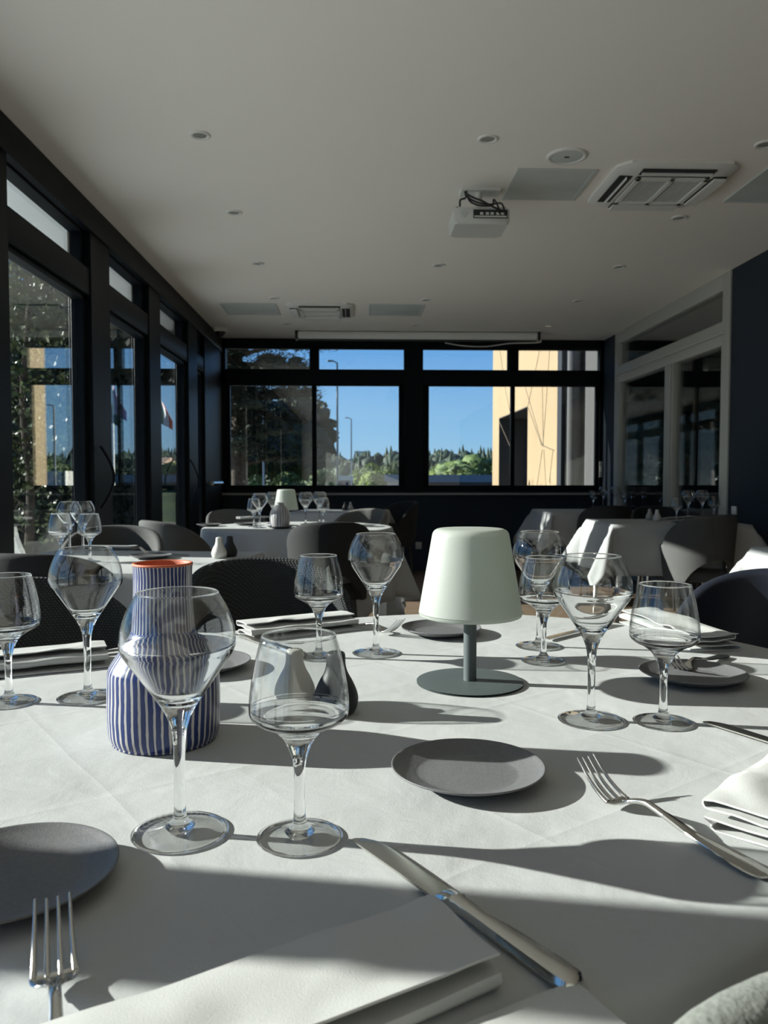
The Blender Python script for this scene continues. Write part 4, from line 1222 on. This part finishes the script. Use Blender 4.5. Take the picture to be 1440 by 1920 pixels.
# dark strip, grey column and grey wall beside it
tag(MB().box((XT, 9.60, -.06), (XT + .03, 9.795, 6)).build('dark_facade_strip', dark_panel), 'narrow dark vertical strip between tan building and column', 'wall panel')
tag(MB().lathe([(.10, -.06), (.10, 6)], 32, (2.635, 9.65)).build('round_column', pipe_m), 'round grey column outside the fourth window', 'column')
tag(MB().box((2.76, 9.03, -.06), (2.95, 9.78, 6)).build('grey_wall_panel', render_grey), 'flat grey wall strip at the right end of the fourth window', 'wall panel')

# canopy outside the glass doors
t = thing('door_canopy', 'pale canopy soffit outside above the left glass doors', 'canopy', (XL - .2, 0, 2.62))
MB().box((-.72, YF, .08), (.03, 8.95, .16)).build('soffit', soffit_m, t)
MB().box((-.79, YF, .0), (-.72, 8.95, .22), .01).build('fascia', frame_m, t)
# tall dark hedge beyond
def leaf_quads(m, r_, n, fn, s0, s1):
    for k in range(n):
        c = Vector(fn(r_)); s = r_.uniform(s0, s1)
        e1 = Vector((r_.uniform(-1, 1), r_.uniform(-1, 1), r_.uniform(-1, 1))).normalized() * s
        e2 = e1.cross(Vector((r_.uniform(-1, 1), r_.uniform(-1, 1), r_.uniform(-1, 1))).normalized()) * .7
        m.add([c - e1, c - e2, c + e1, c + e2], [(0, 1, 2, 3)])


t = thing('tall_hedge', 'tall dark evergreen hedge outside the left glass doors', 'hedge', (-4.5, 20, 0))
r_ = random.Random(11); m = MB()
vs = []; NY, NZ = 30, 14
for i in range(NY + 1):
    y = -11 + 6.8 * i / NY
    for j in range(NZ + 1):
        z = -.06 + 3.45 * j / NZ
        vs.append((.3 + .22 * noise.noise(Vector((y * .9, z * 1.3, 2))), y, z + (.16 * noise.noise(Vector((y * 1.5, 3, 1))) if j == NZ else 0)))
m.add(vs, [(i * (NZ + 1) + j, (i + 1) * (NZ + 1) + j, (i + 1) * (NZ + 1) + j + 1, i * (NZ + 1) + j + 1) for i in range(NY) for j in range(NZ)])
leaf_quads(m, r_, 3500, lambda r: (.35 + r.uniform(-.25, .22), -11 + 6.8 * r.random(), r.uniform(0, 3.55)), .05, .11)
m.build('foliage', hedge_m, t, smooth=0)
MB().box((-.1, -11, -.06), (.1, -4.2, .5)).build('stems', bark, t)
# leafy tree just outside the doors
t = thing('leafy_tree', 'small sunlit leafy tree right outside the left glass door', 'tree', (-3.32, 8.0, 0))
MB().tube(catmull([(0, 0, -.06), (.05, .02, .9), (-.02, .05, 1.8), (.08, 0, 2.8), (.1, .1, 3.9)], 5), [.05 - .0018 * k for k in range(21)], 10).build('trunk', bark, t)
mb_ = MB(); rb_ = random.Random(5)
for k in range(26):
    z = .5 + 3.2 * k / 26; a = rb_.uniform(0, 6.28); l = rb_.uniform(.4, .8)
    mb_.tube([(0.02, 0.02, z), (l * .5 * math.cos(a), l * .5 * math.sin(a), z + .2), (l * math.cos(a), l * math.sin(a), z + .15)], [.012, .008, .004], 5)
mb_.build('branches', bark, t)
m = MB()
def leafpt(r):
    a = r.uniform(0, 6.28); z = r.random() ** .65 * 3.75 + .25; q = math.sqrt(r.random()) * (.68 + .16 * math.sin(z * 4))
    return (q * math.cos(a), q * math.sin(a), z)
leaf_quads(m, rb_, 5200, leafpt, .018, .040)
m.build('foliage', leaf_m, t, smooth=0)

# the big pine beyond the first window
PY = 19.0
t = thing('pine_tree', 'large dark pine with layered branches beyond the first and second windows', 'tree', (-2.9, PY, 0))
MB().tube(catmull([(0, 0, -.06), (.1, 0, 2.5), (-.1, .1, 5.5), (.1, 0, 9), (0, 0, 12)], 5), [.24 - .009 * k for k in range(21)], 12).build('trunk', bark, t)
rp = random.Random(21); mb_ = MB(); m = MB()
NB = 84
for k in range(NB):
    z = 1.5 + 7.6 * (k / NB) ** .95 + rp.uniform(-.1, .1); a = k * 2.4 + rp.uniform(-.3, .3); L_ = (2.75 - .12 * max(0, z - 5)) * rp.uniform(.72, 1.0)
    if z < 2.6: L_ *= .8
    dx, dy = math.cos(a), math.sin(a)
    mb_.tube([(0, 0, z - .1), (dx * L_ * .5, dy * L_ * .5, z + .12), (dx * L_, dy * L_, z + .1)], [.06, .035, .012], 6)
    for q in range(9):
        u = .2 + .8 * (q + rp.random() * .5) / 9; cx, cy = dx * L_ * u + rp.uniform(-.25, .25), dy * L_ * u + rp.uniform(-.25, .25); cz = z + .1 + rp.uniform(-.05, .18)
        rr = rp.uniform(.24, .42)
        m.ico((cx, cy, cz), rr * .50, 2, .9, (1, 1, .5), seed=k * 9 + q, fr=2.2)
        for e in range(95):
            b = rp.uniform(0, 6.28); q_ = rr * rp.uniform(.5, 1.15); c = Vector((cx + q_ * math.cos(b), cy + q_ * math.sin(b), cz + rp.uniform(-.16, .2)))
            e1 = Vector((math.cos(b + rp.uniform(-.7, .7)), math.sin(b + rp.uniform(-.7, .7)), rp.uniform(-.2, .6))).normalized() * rp.uniform(.08, .16); e2 = e1.cross(Vector((0, 0, 1))).normalized() * .026
            m.add([c - e2, c + e2, c + e1], [(0, 1, 2)])
mb_.build('branches', bark, t)
m.build('foliage', pine_m, t, smooth=0)
dup(t, (-6.3, 23.5, 0), 2.1, 'second dark pine further left behind the big pine')

# the near cloth receives the refracted sunlight
for o in COL.objects:
    if o.type == 'MESH' and o.name.split('.')[0] in ('tablecloth', 'side_plate', 'napkin'):
        o.cycles.is_caustics_receiver = True
